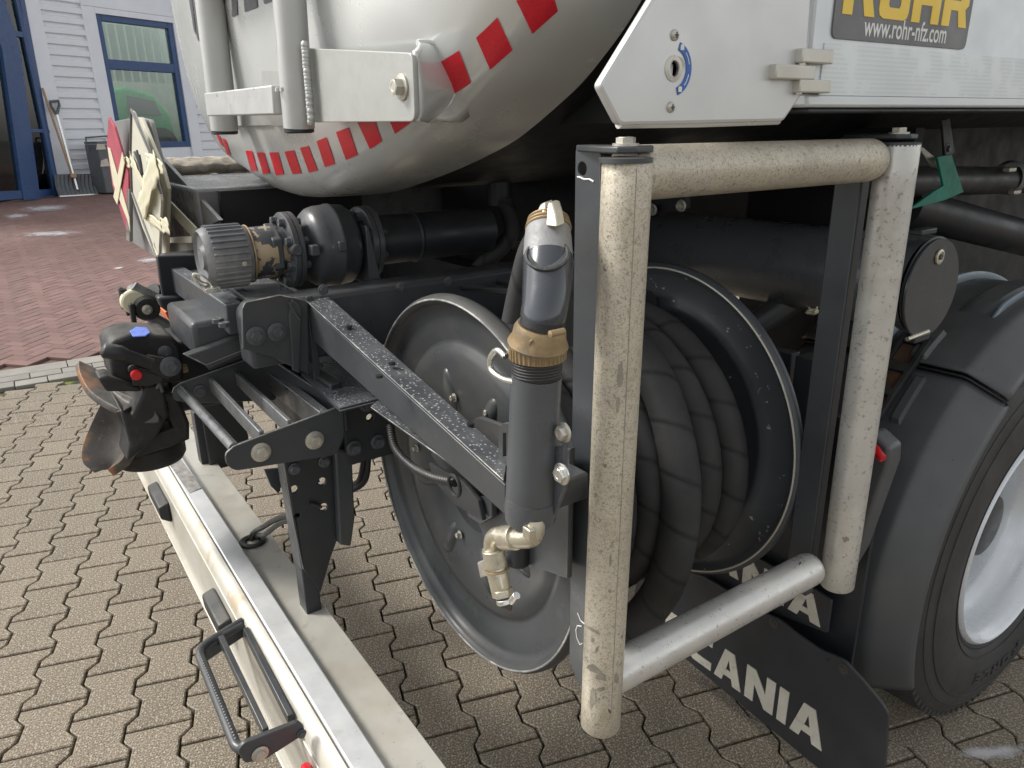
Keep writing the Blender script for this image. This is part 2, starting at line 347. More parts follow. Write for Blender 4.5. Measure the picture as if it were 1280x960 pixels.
def smoothpath(pts, n=8):
    pts = [Vector(p) for p in pts]; out = []
    for i in range(len(pts)-1):
        p0 = pts[max(i-1, 0)]; p1 = pts[i]; p2 = pts[i+1]; p3 = pts[min(i+2, len(pts)-1)]
        for k in range(n):
            t = k/n; out.append(.5*((2*p1)+(p2-p0)*t+(2*p0-5*p1+4*p2-p3)*t*t+(3*p1-p0-3*p2+p3)*t**3))
    out.append(pts[-1]); return out
def pxplate(name, material, parent, pxs, th, x=None, y=None, z=None, pl=None, holes=(), bevel=.0015, r=0, label=None):
    pts = [W(a, b, x=x, y=y, z=z, pl=pl) for a, b in pxs]
    nrm = Vector((1, 0, 0)) if x is not None else Vector((0, 1, 0)) if y is not None else Vector((0, 0, 1)) if z is not None else pl[1]
    if r: pts = rnd(pts, r)
    hs_ = [(W(h[0], h[1], x=x, y=y, z=z, pl=pl), h[2]) for h in holes]
    return plate(name, material, parent, pts, nrm, th, hs_, bevel, label)
GL = {'A': ([(0, 0), (.33, 1), (.69, 1), (1.02, 0), (.71, 0), (.65, .2), (.36, .2), (.30, 0)], [(.42, .40), (.60, .40), (.51, .74)]),
 'N': ([(0, 0), (0, 1), (.3, 1), (.7, .45), (.7, 1), (1, 1), (1, 0), (.7, 0), (.3, .55), (.3, 0)], None),
 'I': ([(0, 0), (0, 1), (.3, 1), (.3, 0)], None),
 'C': ([(.2, 0), (.06, .06), (0, .2), (0, .8), (.06, .94), (.2, 1), (.92, 1), (.92, .76), (.36, .76), (.3, .7), (.3, .3), (.36, .24), (.92, .24), (.92, 0)], None),
 'S': ([(0, 0), (0, .23), (.60, .23), (.65, .28), (.65, .35), (.6, .4), (.16, .4), (.03, .5), (.03, .88), (.16, 1), (.9, 1), (.9, .77), (.38, .77), (.33, .73), (.33, .66), (.38, .62), (.82, .62), (.95, .52), (.95, .13), (.82, 0)], None),
 'R': ([(0, 0), (0, 1), (.82, 1), (.96, .9), (.98, .5), (.86, .4), (1, 0), (.68, 0), (.57, .36), (.3, .36), (.3, 0)], [(.3, .58), (.3, .78), (.62, .78), (.67, .74), (.67, .62), (.62, .58)]),
 'O': ([(.16, 0), (.04, .06), (0, .18), (0, .82), (.04, .94), (.16, 1), (.84, 1), (.96, .94), (1, .82), (1, .18), (.96, .06), (.84, 0)], [(.34, .24), (.30, .3), (.30, .7), (.34, .76), (.66, .76), (.70, .7), (.70, .3), (.66, .24)]),
 'H': ([(0, 0), (0, 1), (.3, 1), (.3, .62), (.7, .62), (.7, 1), (1, 1), (1, 0), (.7, 0), (.7, .38), (.3, .38), (.3, 0)], None),
 'F': ([(0, 0), (0, 1), (.9, 1), (.9, .76), (.3, .76), (.3, .6), (.8, .6), (.8, .37), (.3, .37), (.3, 0)], None),
 'E': ([(0, 0), (0, 1), (.9, 1), (.9, .77), (.3, .77), (.3, .62), (.82, .62), (.82, .39), (.3, .39), (.3, .23), (.9, .23), (.9, 0)], None)}
def word(text, fn, normal, material, parent, gap=.14, th=.002, name='letter'):
    """fn maps (u, v) in letter heights to 3D"""
    u = 0
    for ch in text:
        o, h = GL[ch]
        plate(name, material, parent, [fn(u+a, b) for a, b in o], normal, th, [[fn(u+a, b) for a, b in h]] if h else [], .0004)
        u += max(a for a, b in o)+gap
def decal(name, material, parent, quad, bvh, off=.0015, n=5, label=None):
    """a film laid on a curved surface: corners surveyed, then pressed onto the mesh"""
    rows = []
    for i in range(n+1):
        r = []
        for j in range(n+1):
            u, v = j/n, i/n
            px = (quad[0][0]*(1-u)+quad[1][0]*u)*(1-v)+(quad[3][0]*(1-u)+quad[2][0]*u)*v
            py = (quad[0][1]*(1-u)+quad[1][1]*u)*(1-v)+(quad[3][1]*(1-u)+quad[2][1]*u)*v
            d = ray(px, py).normalized(); h = bvh.ray_cast(ORG, d)
            if h[0] is None: return None
            nn = h[1] if h[1].dot(d) < 0 else -h[1]
            r.append(h[0]+nn*off)
        rows.append(r)
    b = MB().grid(rows); o = part(name, b, material, parent, label=label); return o

# ================================================================== SETTING: ground
def structure(name, mb, material, **k):
    return part(name, mb, material, None, kind='structure', **k)
O2 = Vector((-4.17035, -.15277, 0)); UD = Vector((.286545, .958067, 0)); VD = Vector((.958067, -.286545, 0)); PW = .157864; PL = .2
XB = lambda y: -5.98+.02*y                                    # yard edge towards the red paving
structure('ground', MB().add([(-300, -300, -.033), (300, -300, -.033), (300, 300, -.033), (-300, 300, -.033)], [(0, 1, 2, 3)]), 'asphalt')
def on_screen(p, mar=30):
    X = p[0]*CA+p[1]*SA; Y = -p[0]*SA+p[1]*CA; Z = p[2]-CAMH
    cp, sp = math.cos(PITCH), math.sin(PITCH); d = Y*cp-Z*sp
    if d < .05: return None
    u = Y*sp+Z*cp; cr, sr = math.cos(ROLL), math.sin(ROLL)
    x = 640+F*(X*cr+u*sr)/d; y = 480-F*(-X*sr+u*cr)/d
    return (x, y, d) if -mar < x < 1280+mar and -mar < y < 960+mar else None
def chamfered(poly, ztop, zbot, ch, jit=0):
    """paver body: poly (2D, ccw), a small worn chamfer at the top edge"""
    n = len(poly); cx = sum(p[0] for p in poly)/n; cy = sum(p[1] for p in poly)/n
    def inset(d):
        out = []
        for i in range(n):
            a, b, c = Vector(poly[i-1]), Vector(poly[i]), Vector(poly[(i+1) % n])
            n1 = Vector(((b-a).y, -(b-a).x)).normalized(); n2 = Vector(((c-b).y, -(c-b).x)).normalized()
            k = (n1+n2); k = k/max(k.dot(n1), .3) if k.length > 1e-6 else n1
            out.append(b-k*d)
        return out
    r = [(p[0], p[1], zbot) for p in poly], [(p[0], p[1], ztop-ch) for p in poly], [(p[0], p[1], ztop) for p in inset(ch)]
    b = MB(); vs = r[0]+r[1]+r[2]; fs = [(k*n+i, k*n+(i+1) % n, (k+1)*n+(i+1) % n, (k+1)*n+i) for k in range(2) for i in range(n)]
    fs.append(tuple(range(2*n, 3*n))); b.add(vs, fs); return b
A_ = .085*PW
def wave(v):                                                  # lateral offset of the wavy joint, v = 0 at the joint on its right
    v = v % 1.0; v = min(v, 1-v)
    return -A_ if v < .17 else (A_*1.0 if v > .33 else -A_+(v-.17)/.16*2*A_)
vsamp = [0, .17, .33, .5, .67, .83, 1.0]
g = .0038
left = [(wave(v)+g, v*PL) for v in vsamp]; right = [(PW-wave(v)-g, v*PL) for v in vsamp]
left = [(a, min(max(b, g), PL-g)) for a, b in left]; right = [(a, min(max(b, g), PL-g)) for a, b in right]
poly = [(a, b) for a, b in right]+[(a, b) for a, b in reversed(left)]
poly = [(b, a) for a, b in poly]
area = sum(poly[i][0]*poly[(i+1) % len(poly)][1]-poly[(i+1) % len(poly)][0]*poly[i][1] for i in range(len(poly)))
if area < 0: poly.reverse()
# local frame: x along VD (towards the truck side), y along UD
pvm = chamfered(poly, 0, -.03, .0034).mesh('paver', 12); pvm.materials.append(M['paver'])
fr = Matrix((VD, UD, Vector((0, 0, 1)))).transposed()
cells = []
for k in range(-44, 70):
    for j in range(-34, 58):
        v0 = j+(0 if k % 2 else .5)
        base = O2+UD*(k*PW)+VD*(v0*PL); c = base+UD*PW/2+VD*PL/2
        if c.x < XB(c.y)+.16 or c.x > 4.5 or c.y < -4.5 or c.y > 9: continue
        s = on_screen((c.x, c.y, 0)); cells.append((0 if s else 1, (c-Vector((0, 0, CAMH))).length if s else 99, base, c))
cells.sort(key=lambda t: (t[0], t[1]))
blocked = lambda s: s and ((330 < s[0] < 1100 and s[1] < 540) or (480 < s[0] < 800 and s[1] < 780 and s[0] > 500+(s[1]-560)*.5) or s[1] < 240)
vis = [t for t in cells if t[0] == 0 and not blocked(on_screen((t[3].x, t[3].y, 0)))]
first = set(id(t) for t in vis[:300])
yard = part('paved_yard', MB().box((-5.6, -4.5, -.029), (4.5, 9, -.026)), 'joint', None, kind='structure')
rest = MB()
tv = [v.co.copy() for v in pvm.vertices]; tf_ = [tuple(p.vertices) for p in pvm.polygons]
for t in cells:
    R = fr.to_4x4() @ Matrix.Rotation(random.uniform(-.006, .006), 4, 'X') @ Matrix.Rotation(random.uniform(-.008, .008), 4, 'Z')
    R = Matrix.Translation(t[2]+Vector((0, 0, random.uniform(-.0016, .0012)))) @ R
    if id(t) in first: link('paver', pvm, yard, R)
    else: rest.add([R @ v for v in tv], tf_)
part('paver_field', rest, 'paver', yard, kind='stuff', smooth=12)
# kerb band between yard and red paving
ks = MB()
kband = structure('kerb_band', MB().box((-6.75, -6, -.029), (-5.5, 13, -.024)), 'joint')
kme = {}
def slab(w, l, key, material, zt=0., zb=-.028, ch=.003):
    if key not in kme:
        b = chamfered([(-w/2, -l/2), (w/2, -l/2), (w/2, l/2), (-w/2, l/2)], zt, zb, ch); kme[key] = b.mesh(key, 12); kme[key].materials.append(M[material])
    return kme[key]
for r_, (xo, ln, w) in enumerate([(0.0, .2, .14), (-.15, .2, .14), (-.33, .5, .20)]):
    for j in range(int(14/ln)):
        y = -5+j*ln+(.1 if r_ == 1 else 0)
        link('kerb_stone', slab(w-.006, ln-.006, 'kerb_stone_%d' % r_, 'kerb'), kband,
             Matrix.Translation((XB(y)+xo, y, .002+random.uniform(-.002, .002))) @ Matrix.Rotation(random.uniform(-.006, .006)-.02, 4, 'Z'))
# red herringbone paving, rising gently towards the hall
SL = .0355; X0 = lambda y: XB(y)-.44
def redz(x, y): return max(0, (X0(y)-x))*SL
redbase = structure('red_paving', MB().add([(X0(-9), -9, -.026), (X0(24), 24, -.026), (-30, 24, redz(-30, 24)-.026), (-30, -9, redz(-30, -9)-.026)], [(0, 1, 2, 3)]), 'brickj')
bcell = []
for a in range(-90, 190):
    for bb in range(-90, 190):
        for kind_ in (0, 1):
            ix, iy = a+2*bb, -a+2*bb
            cx, cy = (ix+1, iy+.5) if kind_ == 0 else (ix+1.5, iy+2)
            x, y = cx*.1, cy*.1
            wx = -6.3-(x*.7071-y*.7071+0)*1.0; wy = (x*.7071+y*.7071)
            if wx > X0(wy)-.06 or wx < -19.6 or wy < -4.2 or wy > 10.5: continue
            z = redz(wx, wy); s = on_screen((wx, wy, z), 10)
            if not s and wx < -12: continue
            if s and s[0] > 640: continue
            bcell.append((s[2] if s and s[0] < 220 else 99+random.random(), wx, wy, z, kind_))
bcell.sort()
bme = slab(.196, .096, 'brick', 'brick', 0, -.025, .003)
tilt = Matrix.Rotation(math.atan(SL), 4, 'Y')
rest = MB(); tv = [v.co.copy() for v in bme.vertices]; tf_ = [tuple(p.vertices) for p in bme.polygons if p.normal.z > -.5]
for i, (d, x, y, z, kd) in enumerate(bcell):
    R = Matrix.Translation((x, y, z+random.uniform(-.002, .001))) @ tilt @ Matrix.Rotation(math.radians(-45 if kd == 0 else 45)+math.pi*0+random.uniform(-.02, .02), 4, 'Z')
    if i < 300: link('brick', bme, redbase, R)
    else: rest.add([R @ v for v in tv], tf_)
part('brick_field', rest, 'brick', redbase, kind='stuff', smooth=12)
Z0 = Vector((0, 0, 1))
RP = (Vector((X0(0), 0, .004)), Vector((SL, 0, 1)).normalized())
sm_ = bpy.data.materials.new('frost_smear'); sm_.use_nodes = True
n = sm_.node_tree.nodes; l = sm_.node_tree.links; b_ = n['Principled BSDF']; b_.inputs['Base Color'].default_value = (.75, .75, .78, 1); b_.inputs['Roughness'].default_value = .7
tc = n.new('ShaderNodeTexCoord'); ns = n.new('ShaderNodeTexNoise'); ns.inputs['Scale'].default_value = 9; ns.inputs['Detail'].default_value = 8; ns.inputs['Roughness'].default_value = .75
l.new(tc.outputs['Object'], ns.inputs[0]); gr_ = n.new('ShaderNodeTexGradient'); gr_.gradient_type = 'SPHERICAL'; mp = n.new('ShaderNodeMapping'); mp.inputs['Location'].default_value = (-1, -1, 0); mp.inputs['Scale'].default_value = (2, 2, 1)
l.new(tc.outputs['UV'], mp.inputs[0]); l.new(mp.outputs[0], gr_.inputs[0])
ad = n.new('ShaderNodeMath'); ad.operation = 'MULTIPLY_ADD'; l.new(gr_.outputs[1], ad.inputs[0]); ad.inputs[1].default_value = .55; l.new(ns.outputs[0], ad.inputs[2])
mr = n.new('ShaderNodeMapRange'); mr.inputs[1].default_value = .68; mr.inputs[2].default_value = .98; l.new(ad.outputs[0], mr.inputs[0]); mr.inputs[4].default_value = .6; l.new(mr.outputs[0], b_.inputs['Alpha'])
M['smear'] = sm_
sn = MB()
for (cx, cy, w, h) in [(55, 263, 50, 11), (62, 294, 58, 8), (184, 327, 22, 8), (148, 336, 10, 4), (250, 330, 16, 10), (20, 272, 26, 8), (1240, 945, 70, 22)]:
    q = [(cx-w, cy+h*.6), (cx+w, cy+h*.2), (cx+w, cy-h), (cx-w, cy-h*.6)]; k = [W(a, b, z=.004) if cx > 900 else W(a, b, pl=RP) + Z0*.004 for a, b in q]
    sn.add(k, [(0, 1, 2, 3)], [((0, 0), (1, 0), (1, 1), (0, 1))])
part('frost_smear', sn, 'smear', None, kind='stuff')

# ================================================================== SETTING: the hall behind
wa = W(0, 252, z=0)*.75; wb = W(140, 240, z=0)*.75; wa.z = wb.z = 0
WDir = (wb-wa).normalized(); WN = Vector((WDir.y, -WDir.x, 0))
if WN.dot(-wa) < 0: WN = -WN                                   # faces the yard
def WP(off=0): return (wa+WN*off, WN)
def wp(px, py, off=0): return W(px, py, pl=WP(off))
hall = thing('hall', 'white metal clad hall with blue framed windows and glass entrance across the red paving', 'building', (wa.x, wa.y, 0))
def wallbox(name, material, s0, s1, z0, z1, o0, o1, parent=None, bevel=0, label=None):
    p = [wa+WDir*s0+WN*o0, wa+WDir*s1+WN*o0, wa+WDir*s1+WN*o1, wa+WDir*s0+WN*o1]
    b = MB().prism([(q.x, q.y, z0) for q in p], (0, 0, z1-z0)); return part(name, b, material, parent or hall, bevel, label=label)
def sz(px, py, off=0):
    p = wp(px, py, off); return (p-wa).dot(WDir), p.z
GZ = .36
sL, sR = sz(72, 243)[0], sz(118, 15)[0]
s_win0, z_top = sz(121, 17); s_win1 = sz(240, 185)[0]; s_win0 = sz(150, 190)[0]; s_w1t = sz(213, 20)[0]; z_bot = sz(160, 186)[1]
s_win0 = (s_win0+sz(118, 17)[0])/2; s_win1 = (s_win1+s_w1t)/2
s_pil0 = sz(40, 0)[0]
# wall with a window opening
for (a, b_, z0, z1) in [(s_win0-.02, s_win1+.02, -.3, z_bot), (s_win0-.02, s_win1+.02, z_top, 6.5)]:
    wallbox('wall_panel', 'trim', a, b_, z0, z1, -.25, -.02)
tw = .30
wallbox('window_surround', 'trim', s_win0-tw, s_win0, -.3, z_top+.12, -.25, .035, bevel=.01)
wallbox('window_surround', 'trim', s_win1, s_win1+tw, -.3, z_top+.12, -.25, .035, bevel=.01)
wallbox('window_surround', 'trim', s_win0-tw, s_win1+tw, z_top+.12, 6.5, -.25, .035, bevel=.01)
wallbox('window_surround', 'trim', s_win0, s_win1, z_top+.0, z_top+.118, -.25, .033)
# window frame, mullion and panes
wf = MB(); zt, zb_ = z_top, z_bot; zm0, zm1 = sz(165, 88)[1], sz(165, 76)[1]; f_ = .13
def wb4(s0, s1, z0, z1, o0, o1):
    p = [wa+WDir*s0+WN*o0, wa+WDir*s1+WN*o0, wa+WDir*s1+WN*o1, wa+WDir*s0+WN*o1]; return MB().prism([(q.x, q.y, z0) for q in p], (0, 0, z1-z0))
win = part('window', wb4(s_win0, s_win0+f_, zb_, zt, -.12, .0), 'bframe', hall, .008)
part('frame', wb4(s_win1-f_, s_win1, zb_, zt, -.12, .0), 'bframe', win, .008)
part('frame', wb4(s_win0+f_, s_win1-f_, zt-f_, zt, -.12, -.003), 'bframe', win, .008)
part('frame', wb4(s_win0+f_, s_win1-f_, zm0, zm1, -.12, -.003), 'bframe', win, .008)
part('frame', wb4(s_win0+f_, s_win1-f_, zb_, zb_+f_, -.12, -.003), 'bframe', win, .008)
part('pane', wb4(s_win0+f_, s_win1-f_, zm1, zt-f_, -.08, -.07), 'glass', win)
part('pane', wb4(s_win0+f_, s_win1-f_, zb_+f_, zm0, -.08, -.07), 'glass', win)
# room behind
rm = part('room', wb4(s_win0-3, s_win1+3, -.2, 6.4, -4.2, -4.1), 'room', hall)
part('room_floor', wb4(s_win0-3, s_win1+3, .3, .4, -4.1, -.3), 'floor', rm)
part('room_wall', wb4(s_win1+2.6, s_win1+2.7, .4, 6.4, -4.1, -.3), 'room', rm)
gm = thing('reflected_vehicle', 'green vehicle shape added indoors in place of the reflection in the lower window pane', 'vehicle', tuple(wa+WDir*(s_win0+1.4)-WN*1.6+Vector((0, 0, .4))))
gc = wa+WDir*((s_win0+s_win1)/2)-WN*1.0  # vehicle added inside, standing in for the green reflection in the pane
b = MB(); prof = [(-1.3, .75), (-1.25, 1.35), (-.7, 1.75), (.2, 1.95), (.9, 1.8), (1.3, 1.3), (1.35, .75)]
b.prism([gc+WDir*a_+Vector((0, 0, z_+.75)) for a_, z_ in prof], -WN*1.4); part('body', b, 'greenp', gm, .08, 3)
b = MB(); b.prism([gc+WDir*a_+WN*.02+Vector((0, 0, z_+.75)) for a_, z_ in [(.1, 1.3), (.15, 1.75), (.85, 1.65), (1.0, 1.3)]], WN*.03); part('cab_window', b, 'sign', gm, .01)
for a_ in (-.8, .9):
    b = MB().lathe(gc+WDir*a_+WN*.06+Vector((0, 0, 1.35)), WN, [(-.2, 0), (-.2, .42), (.02, .42), (.02, .25), (-.03, .22), (-.03, 0)], 24); part('wheel', b, 'tyre', gm)
for k in range(9):
    part('blind', wb4(s_win0+.16+k*.22, s_win0+.33+k*.22, zm1-.4, zt-.1, -.55, -.54), 'room', rm)
# horizontal siding: one rib per row, shared mesh
def ribs(s0, s1, z0, z1, pitch=.205):
    base = wb4(s0, s1, z0, z1, -.25, -.03); sd_ = part('siding', base, 'siding', hall)
    pr = [(0, -.03), (.02, .025), (.115, .025), (.15, -.03)]
    rb = MB(); p0 = wa+WDir*s0; rb.prism([(p0.x+WN.x*o, p0.y+WN.y*o, z) for z, o in pr], WDir*(s1-s0)); me = rb.mesh('rib', 30); me.materials.append(M['siding'])
    z = z0
    while z < z1-.15: link('rib', me, sd_, Matrix.Translation((0, 0, z))); z += pitch
sA = sz(48, 0)[0]; sA = (sz(205/3, 610/3)[0]+sA)/2
ribs(sL+.42, s_win0-tw, GZ-.1+.25, 6.5)
wallbox('base_panel', 'sign', sL+.42, s_win0-tw, -.3, GZ+.15, -.25, -.01)
ribs(s_win1+tw, s_win1+7.5, .2, 6.5)
wallbox('corner_panel', 'trim', sL+.05, sL+.42, -.3, 6.5, -.25, .04, bevel=.01)
# glass entrance: mullioned front bending towards the yard
e0 = wp(72, 243, .05); ent = part('glass_entrance', MB().prism([e0+Vector((0, 0, -.4)), e0+WN*.10+Vector((0, 0, -.4)), e0+WN*.10-WDir*.07+Vector((0, 0, -.4)), e0-WDir*.07+Vector((0, 0, -.4))], (0, 0, 6.8)), 'bframe', hall, .006)
ED = (-WDir+WN*.35).normalized(); EN = Vector((-ED.y, ED.x, 0))
if EN.dot(-e0) < 0: EN = -EN
EP = (e0+WN*.04, EN)
def epoly(name, px, material, th, off=0):
    pts = [W(a, b, pl=(EP[0]+EN*off, EN)) for a, b in px]; return part(name, MB().prism([p-EN*th/2 for p in pts], EN*th), material, ent)
epoly('pane', [(-60, -30), (-60, 262), (72, 242), (20, -30)], 'glass', .02, -.03)
epoly('frame', [(-6, -30), (22, 60), (48, 249), (27, 250), (0, 62), (-30, -30)], 'bframe', .10)
epoly('frame', [(-6, 34), (32, 41), (34, 48), (-6, 41)], 'bframe', .06)
epoly('frame', [(34, 161), (60, 162), (61, 166), (35, 165)], 'bframe', .06)
epoly('frame', [(-40, 241), (72, 236), (73, 244), (-40, 254)], 'bframe', .07)
epoly('frame', [(18, -30), (24, -30), (74, 240), (67, 240)], 'bframe', .05, .004)
for k in range(26):
    z = .5+k*.2; part('blind', MB().prism([e0-WN*.35+ED*.1+Vector((0, 0, z)), e0-WN*.35+ED*.95+Vector((0, 0, z)), e0-WN*.35+ED*.95+Vector((0, 0, z+.13)), e0-WN*.35+ED*.1+Vector((0, 0, z+.13))], -WN*.02), 'siding', ent)
part('lobby_wall', MB().prism([e0-WN*2.5-ED*.3+Vector((0, 0, -.4)), e0-WN*2.5+ED*5+Vector((0, 0, -.4)), e0-WN*2.5+ED*5+Vector((0, 0, 6)), e0-WN*2.5-ED*.3+Vector((0, 0, 6))], -WN*.05), 'room', ent)
wallbox('roof', 'trim', -6, s_win1+7.5, 6.5, 6.8, -.5, .4)
wallbox('roof', 'trim', -6, s_win1+7.5, 6.5, 6.8, -9, -4.8)
wallbox('wall_panel', 'trim', s_win1+7.5, s_win1+7.6, -.3, 6.5, -9, .03)
wallbox('wall_panel', 'trim', -6, s_win1+7.5, -.3, 6.5, -9, -8.9)
# snow shovel, broom and grey box in front of the hall
def gpt(px, py, off=.3): return W(px, py, pl=WP(off))
sh = thing('snow_shovel', 'black snow shovel with a loop grip leaning on the white wall', 'shovel', tuple(gpt(95, 243)))
P_ = [gpt(68, 218, .28), gpt(119, 217, .28), gpt(123, 243, .52), (gpt(74, 246, .52))]
rows = []
for i in range(9):
    t = i/8; a = P_[0].lerp(P_[3], t); c = P_[1].lerp(P_[2], t); r = []
    for j in range(41):
        u = j/40; p = a.lerp(c, u)+WN*(.06*math.sin(math.pi*t)*-1+.018*math.cos(u*math.pi*2*10)); r.append(p)
    rows.append(r)
part('blade', MB().grid(rows), 'binm', sh, solid=.012)
part('blade_edge', MB().tube([P_[3], P_[2]], .028, 8), 'chrome', sh)
part('handle', MB().tube([gpt(97, 237, .45), gpt(88, 205, .3), gpt(79, 172, .2), gpt(71, 143, .12)], .028, 10), 'chrome', sh)
part('grip', MB().tube([gpt(71, 143, .12), gpt(64, 133, .11), gpt(63, 127, .1), gpt(73, 126, .1), gpt(74, 132, .11), gpt(71, 143, .12)], .03, 8), 'binm', sh)
br = thing('broom', 'wooden handled tool leaning on the white wall beside the snow shovel', 'broom', tuple(gpt(88, 216)))
part('handle', MB().tube([gpt(89, 216, .3), gpt(53, 110, .1)], .022, 8), 'wood', br)
part('head', MB().box((-.16, -.05, -.04), (.16, .05, .04)), 'wood', br).matrix_basis = Matrix.Translation(gpt(91, 219, .32))
bx = thing('grey_container', 'dark grey box with white stickers against the white wall beside the shovel', 'container', tuple(gpt(130, 240)))
q0, q1 = gpt(117, 241, .3), gpt(143, 240, .3); zt_ = gpt(120, 180, .3).z
part('body', MB().prism([q0, q1, q1+WN*.45, q0+WN*.45], (0, 0, zt_-q0.z)), 'binm', bx, .02)
part('lid', MB().prism([q0+Vector((0, 0, zt_-q0.z+.004)), q1+Vector((0, 0, zt_-q1.z+.004)), q1+WN*.47+Vector((0, 0, zt_-q1.z+.004)), q0+WN*.47+Vector((0, 0, zt_-q0.z+.004))], (0, 0, .05)), 'sign', bx, .01)
part('handle_bar', MB().tube([gpt(110, 190, .5), gpt(107, 172, .5), gpt(134, 170, .5), gpt(137, 188, .5)], .02, 8), 'binm', bx)
for (a, b_) in [(126, 187), (131, 208)]:
    c = gpt(a, b_, .76); part('sticker', MB().prism([c-WDir*.1, c+WDir*.12, c+WDir*.08+Vector((0, 0, .16)), c-WDir*.06+Vector((0, 0, .12))], WN*.004), 'letter', bx)

# ================================================================== THE TANK TRUCK
truck = thing('tank_truck', 'silver tank truck seen at its rear corner, with hose reel, steps and bumper', 'truck', (-1.9, 3.5, 0))
X_, Y_, Z_ = Vector((1, 0, 0)), Vector((0, 1, 0)), Vector((0, 0, 1))
# ---- tank: cross section (right half, from the bottom), swept along y, with a dished rear head
CS = [(0, 1.478), (.15, 1.484), (.285, 1.5), (.4, 1.522), (.513, 1.546), (.63, 1.574), (.749, 1.608), (.82, 1.636), (.888, 1.668), (.95, 1.70), (1.002, 1.736), (1.045, 1.77), (1.085, 1.812), (1.13, 1.88), (1.16, 1.95), (1.185, 2.05), (1.195, 2.2), (1.195, 2.4), (1.17, 2.6), (1.10, 2.78), (.95, 2.92), (.7, 3.02), (.35, 3.07), (0, 3.08)]
half = smoothpath([(a, 0, b) for a, b in CS], 3)
ring = [Vector((p.x, 0, p.z)) for p in half]+[Vector((-p.x, 0, p.z-.045*math.exp(-((p.x-.85)/.38)**2)*(p.z < 2.2))) for p in reversed(half[1:-1])]
TC = Vector((-1.9, 0, 2.25))
def tankrows(prof):
    sh = lambda x, y: y-(.062 if x < -1.9 else .02)*(x+1.9)*min(1, max(0, (.79-y)/.15))
    return [[Vector((q.x, sh(q.x, q.y), q.z)) for q in r] for r in tankrows0(prof)]
def tankrows0(prof):
    return [[Vector((-1.9+p.x*s_, y, TC.z+(p.z-TC.z)*s_)) for p in ring]+[Vector((-1.9+ring[0].x*s_, y, TC.z+(ring[0].z-TC.z)*s_))] for y, s_ in prof]
hprof = [(.795, 1.0), (.72, 1.0), (.66, .998), (.635, .986), (.615, .966), (.60, .94), (.588, .905), (.576, .855), (.562, .77), (.552, .66), (.544, .5), (.538, .3), (.535, .12), (.534, .001)]
tank = part('tank', MB().grid(tankrows(hprof)), 'tank', truck, smooth=60)
tb = MB().grid(tankrows(hprof)); TBVH = BVHTree.FromPolygons([Vector(v) for v in tb.v], tb.f)
part('tank_shell', MB().grid(tankrows([(.795, .998), (.80, .992), (2.0, .992), (8.2, .992), (8.3, .9), (8.35, .01)])), 'black', tank, smooth=60)
marks = [[(1135, 0), (1255, -25), (1272, 35), (1188, 110)], [(1002, 125), (1072, 57), (1122, 165), (1048, 230)], [(872, 212), (945, 168), (985, 275), (912, 322)],
 [(690, 345), (755, 320), (784, 408), (732, 445)], [(590, 370), (650, 355), (688, 470), (648, 496)], [(535, 440), (577, 424), (607, 515), (568, 532)],
 [(470, 470), (503, 457), (532, 545), (498, 556)], [(415, 492), (443, 486), (474, 567), (445, 575)], [(363, 505), (395, 500), (420, 577), (390, 580)],
 [(312, 508), (342, 507), (362, 580), (335, 584)], [(270, 508), (295, 508), (315, 575), (292, 580)], [(233, 502), (255, 502), (273, 568), (252, 572)],
 [(200, 490), (218, 492), (237, 555), (218, 556)], [(175, 478), (190, 482), (207, 540), (195, 542)], [(155, 460), (167, 465), (184, 517), (172, 515)], [(135, 445), (147, 452), (160, 487), (150, 482)]]
for q in marks:
    decal('red_mark', 'redp', tank, [(220+a/2.667, b/2.667) for a, b in q], TBVH)
for q in [[(274, -30), (283, -30), (281, 20), (274, 18)], [(274, 16), (281, 18), (277, 31), (273, 26)], [(289, -30), (295, -30), (298, 18), (291, 21)],
          [(303, -30), (318, -30), (323, 9), (307, 15)], [(328, -30), (341, -30), (342, 1), (331, 5)], [(247, 40), (249, 50), (250, 52), (248, 50)],
          [(234, -20), (239, -20), (246, 44), (243, 38)], [(241, -20), (245, -20), (250, 50), (247, 48)]]:
    decal('letter', 'dletter', tank, q, TBVH, .002, 4)
# ladder in front of the tank head
def yl(px, py, y=.5): return W(px, py, y=y)
lad = part('ladder', MB().tube([yl(362, 0)+(yl(362, 0)-yl(374, 160))*7, yl(362, 0), yl(374, 160)], .0286, 24), 'ladder', truck)
part('rail', MB().tube([yl(262, 0, .515)+(yl(262, 0, .515)-yl(281, 163, .515))*7, yl(262, 0, .515), yl(281, 163, .515)], .0325, 24), 'ladder', lad)
for (a, b, yy, r_) in [(374, 161, .5, .027), (281, 164, .515, .031)]:
    p = yl(a, b, yy); part('rail_foot', MB().lathe(p+Z_*.002, -Z_, [(0, 0), (0, r_), (.008, r_), (.010, r_*.8), (.010, 0)], 24), 'plasticb', lad)
def boxbar(name, a, b, h, w, material, parent, bevel=.003, up=Z_):
    a = Vector(a); b = Vector(b); d = (b-a).normalized(); s_ = d.cross(up).normalized(); u = s_.cross(d)
    q = [a+s_*w/2+u*h/2, a-s_*w/2+u*h/2, a-s_*w/2-u*h/2, a+s_*w/2-u*h/2]
    return part(name, MB().prism(q, b-a), material, parent, bevel)
boxbar('rung', yl(268, 131, .48), yl(354, 125, .48), .05, .04, 'ladder', lad)
for k in range(18):
    t = k/17; p = yl(272, 118, .465).lerp(yl(352, 111, .465), t)
    if k == 0: tooth = MB()
    tooth.lathe(p, Z_, [(-.004, .004), (.002, .0035), (.004, .0)], 8)
part('grip_teeth', tooth, 'ladder', lad, kind='stuff')
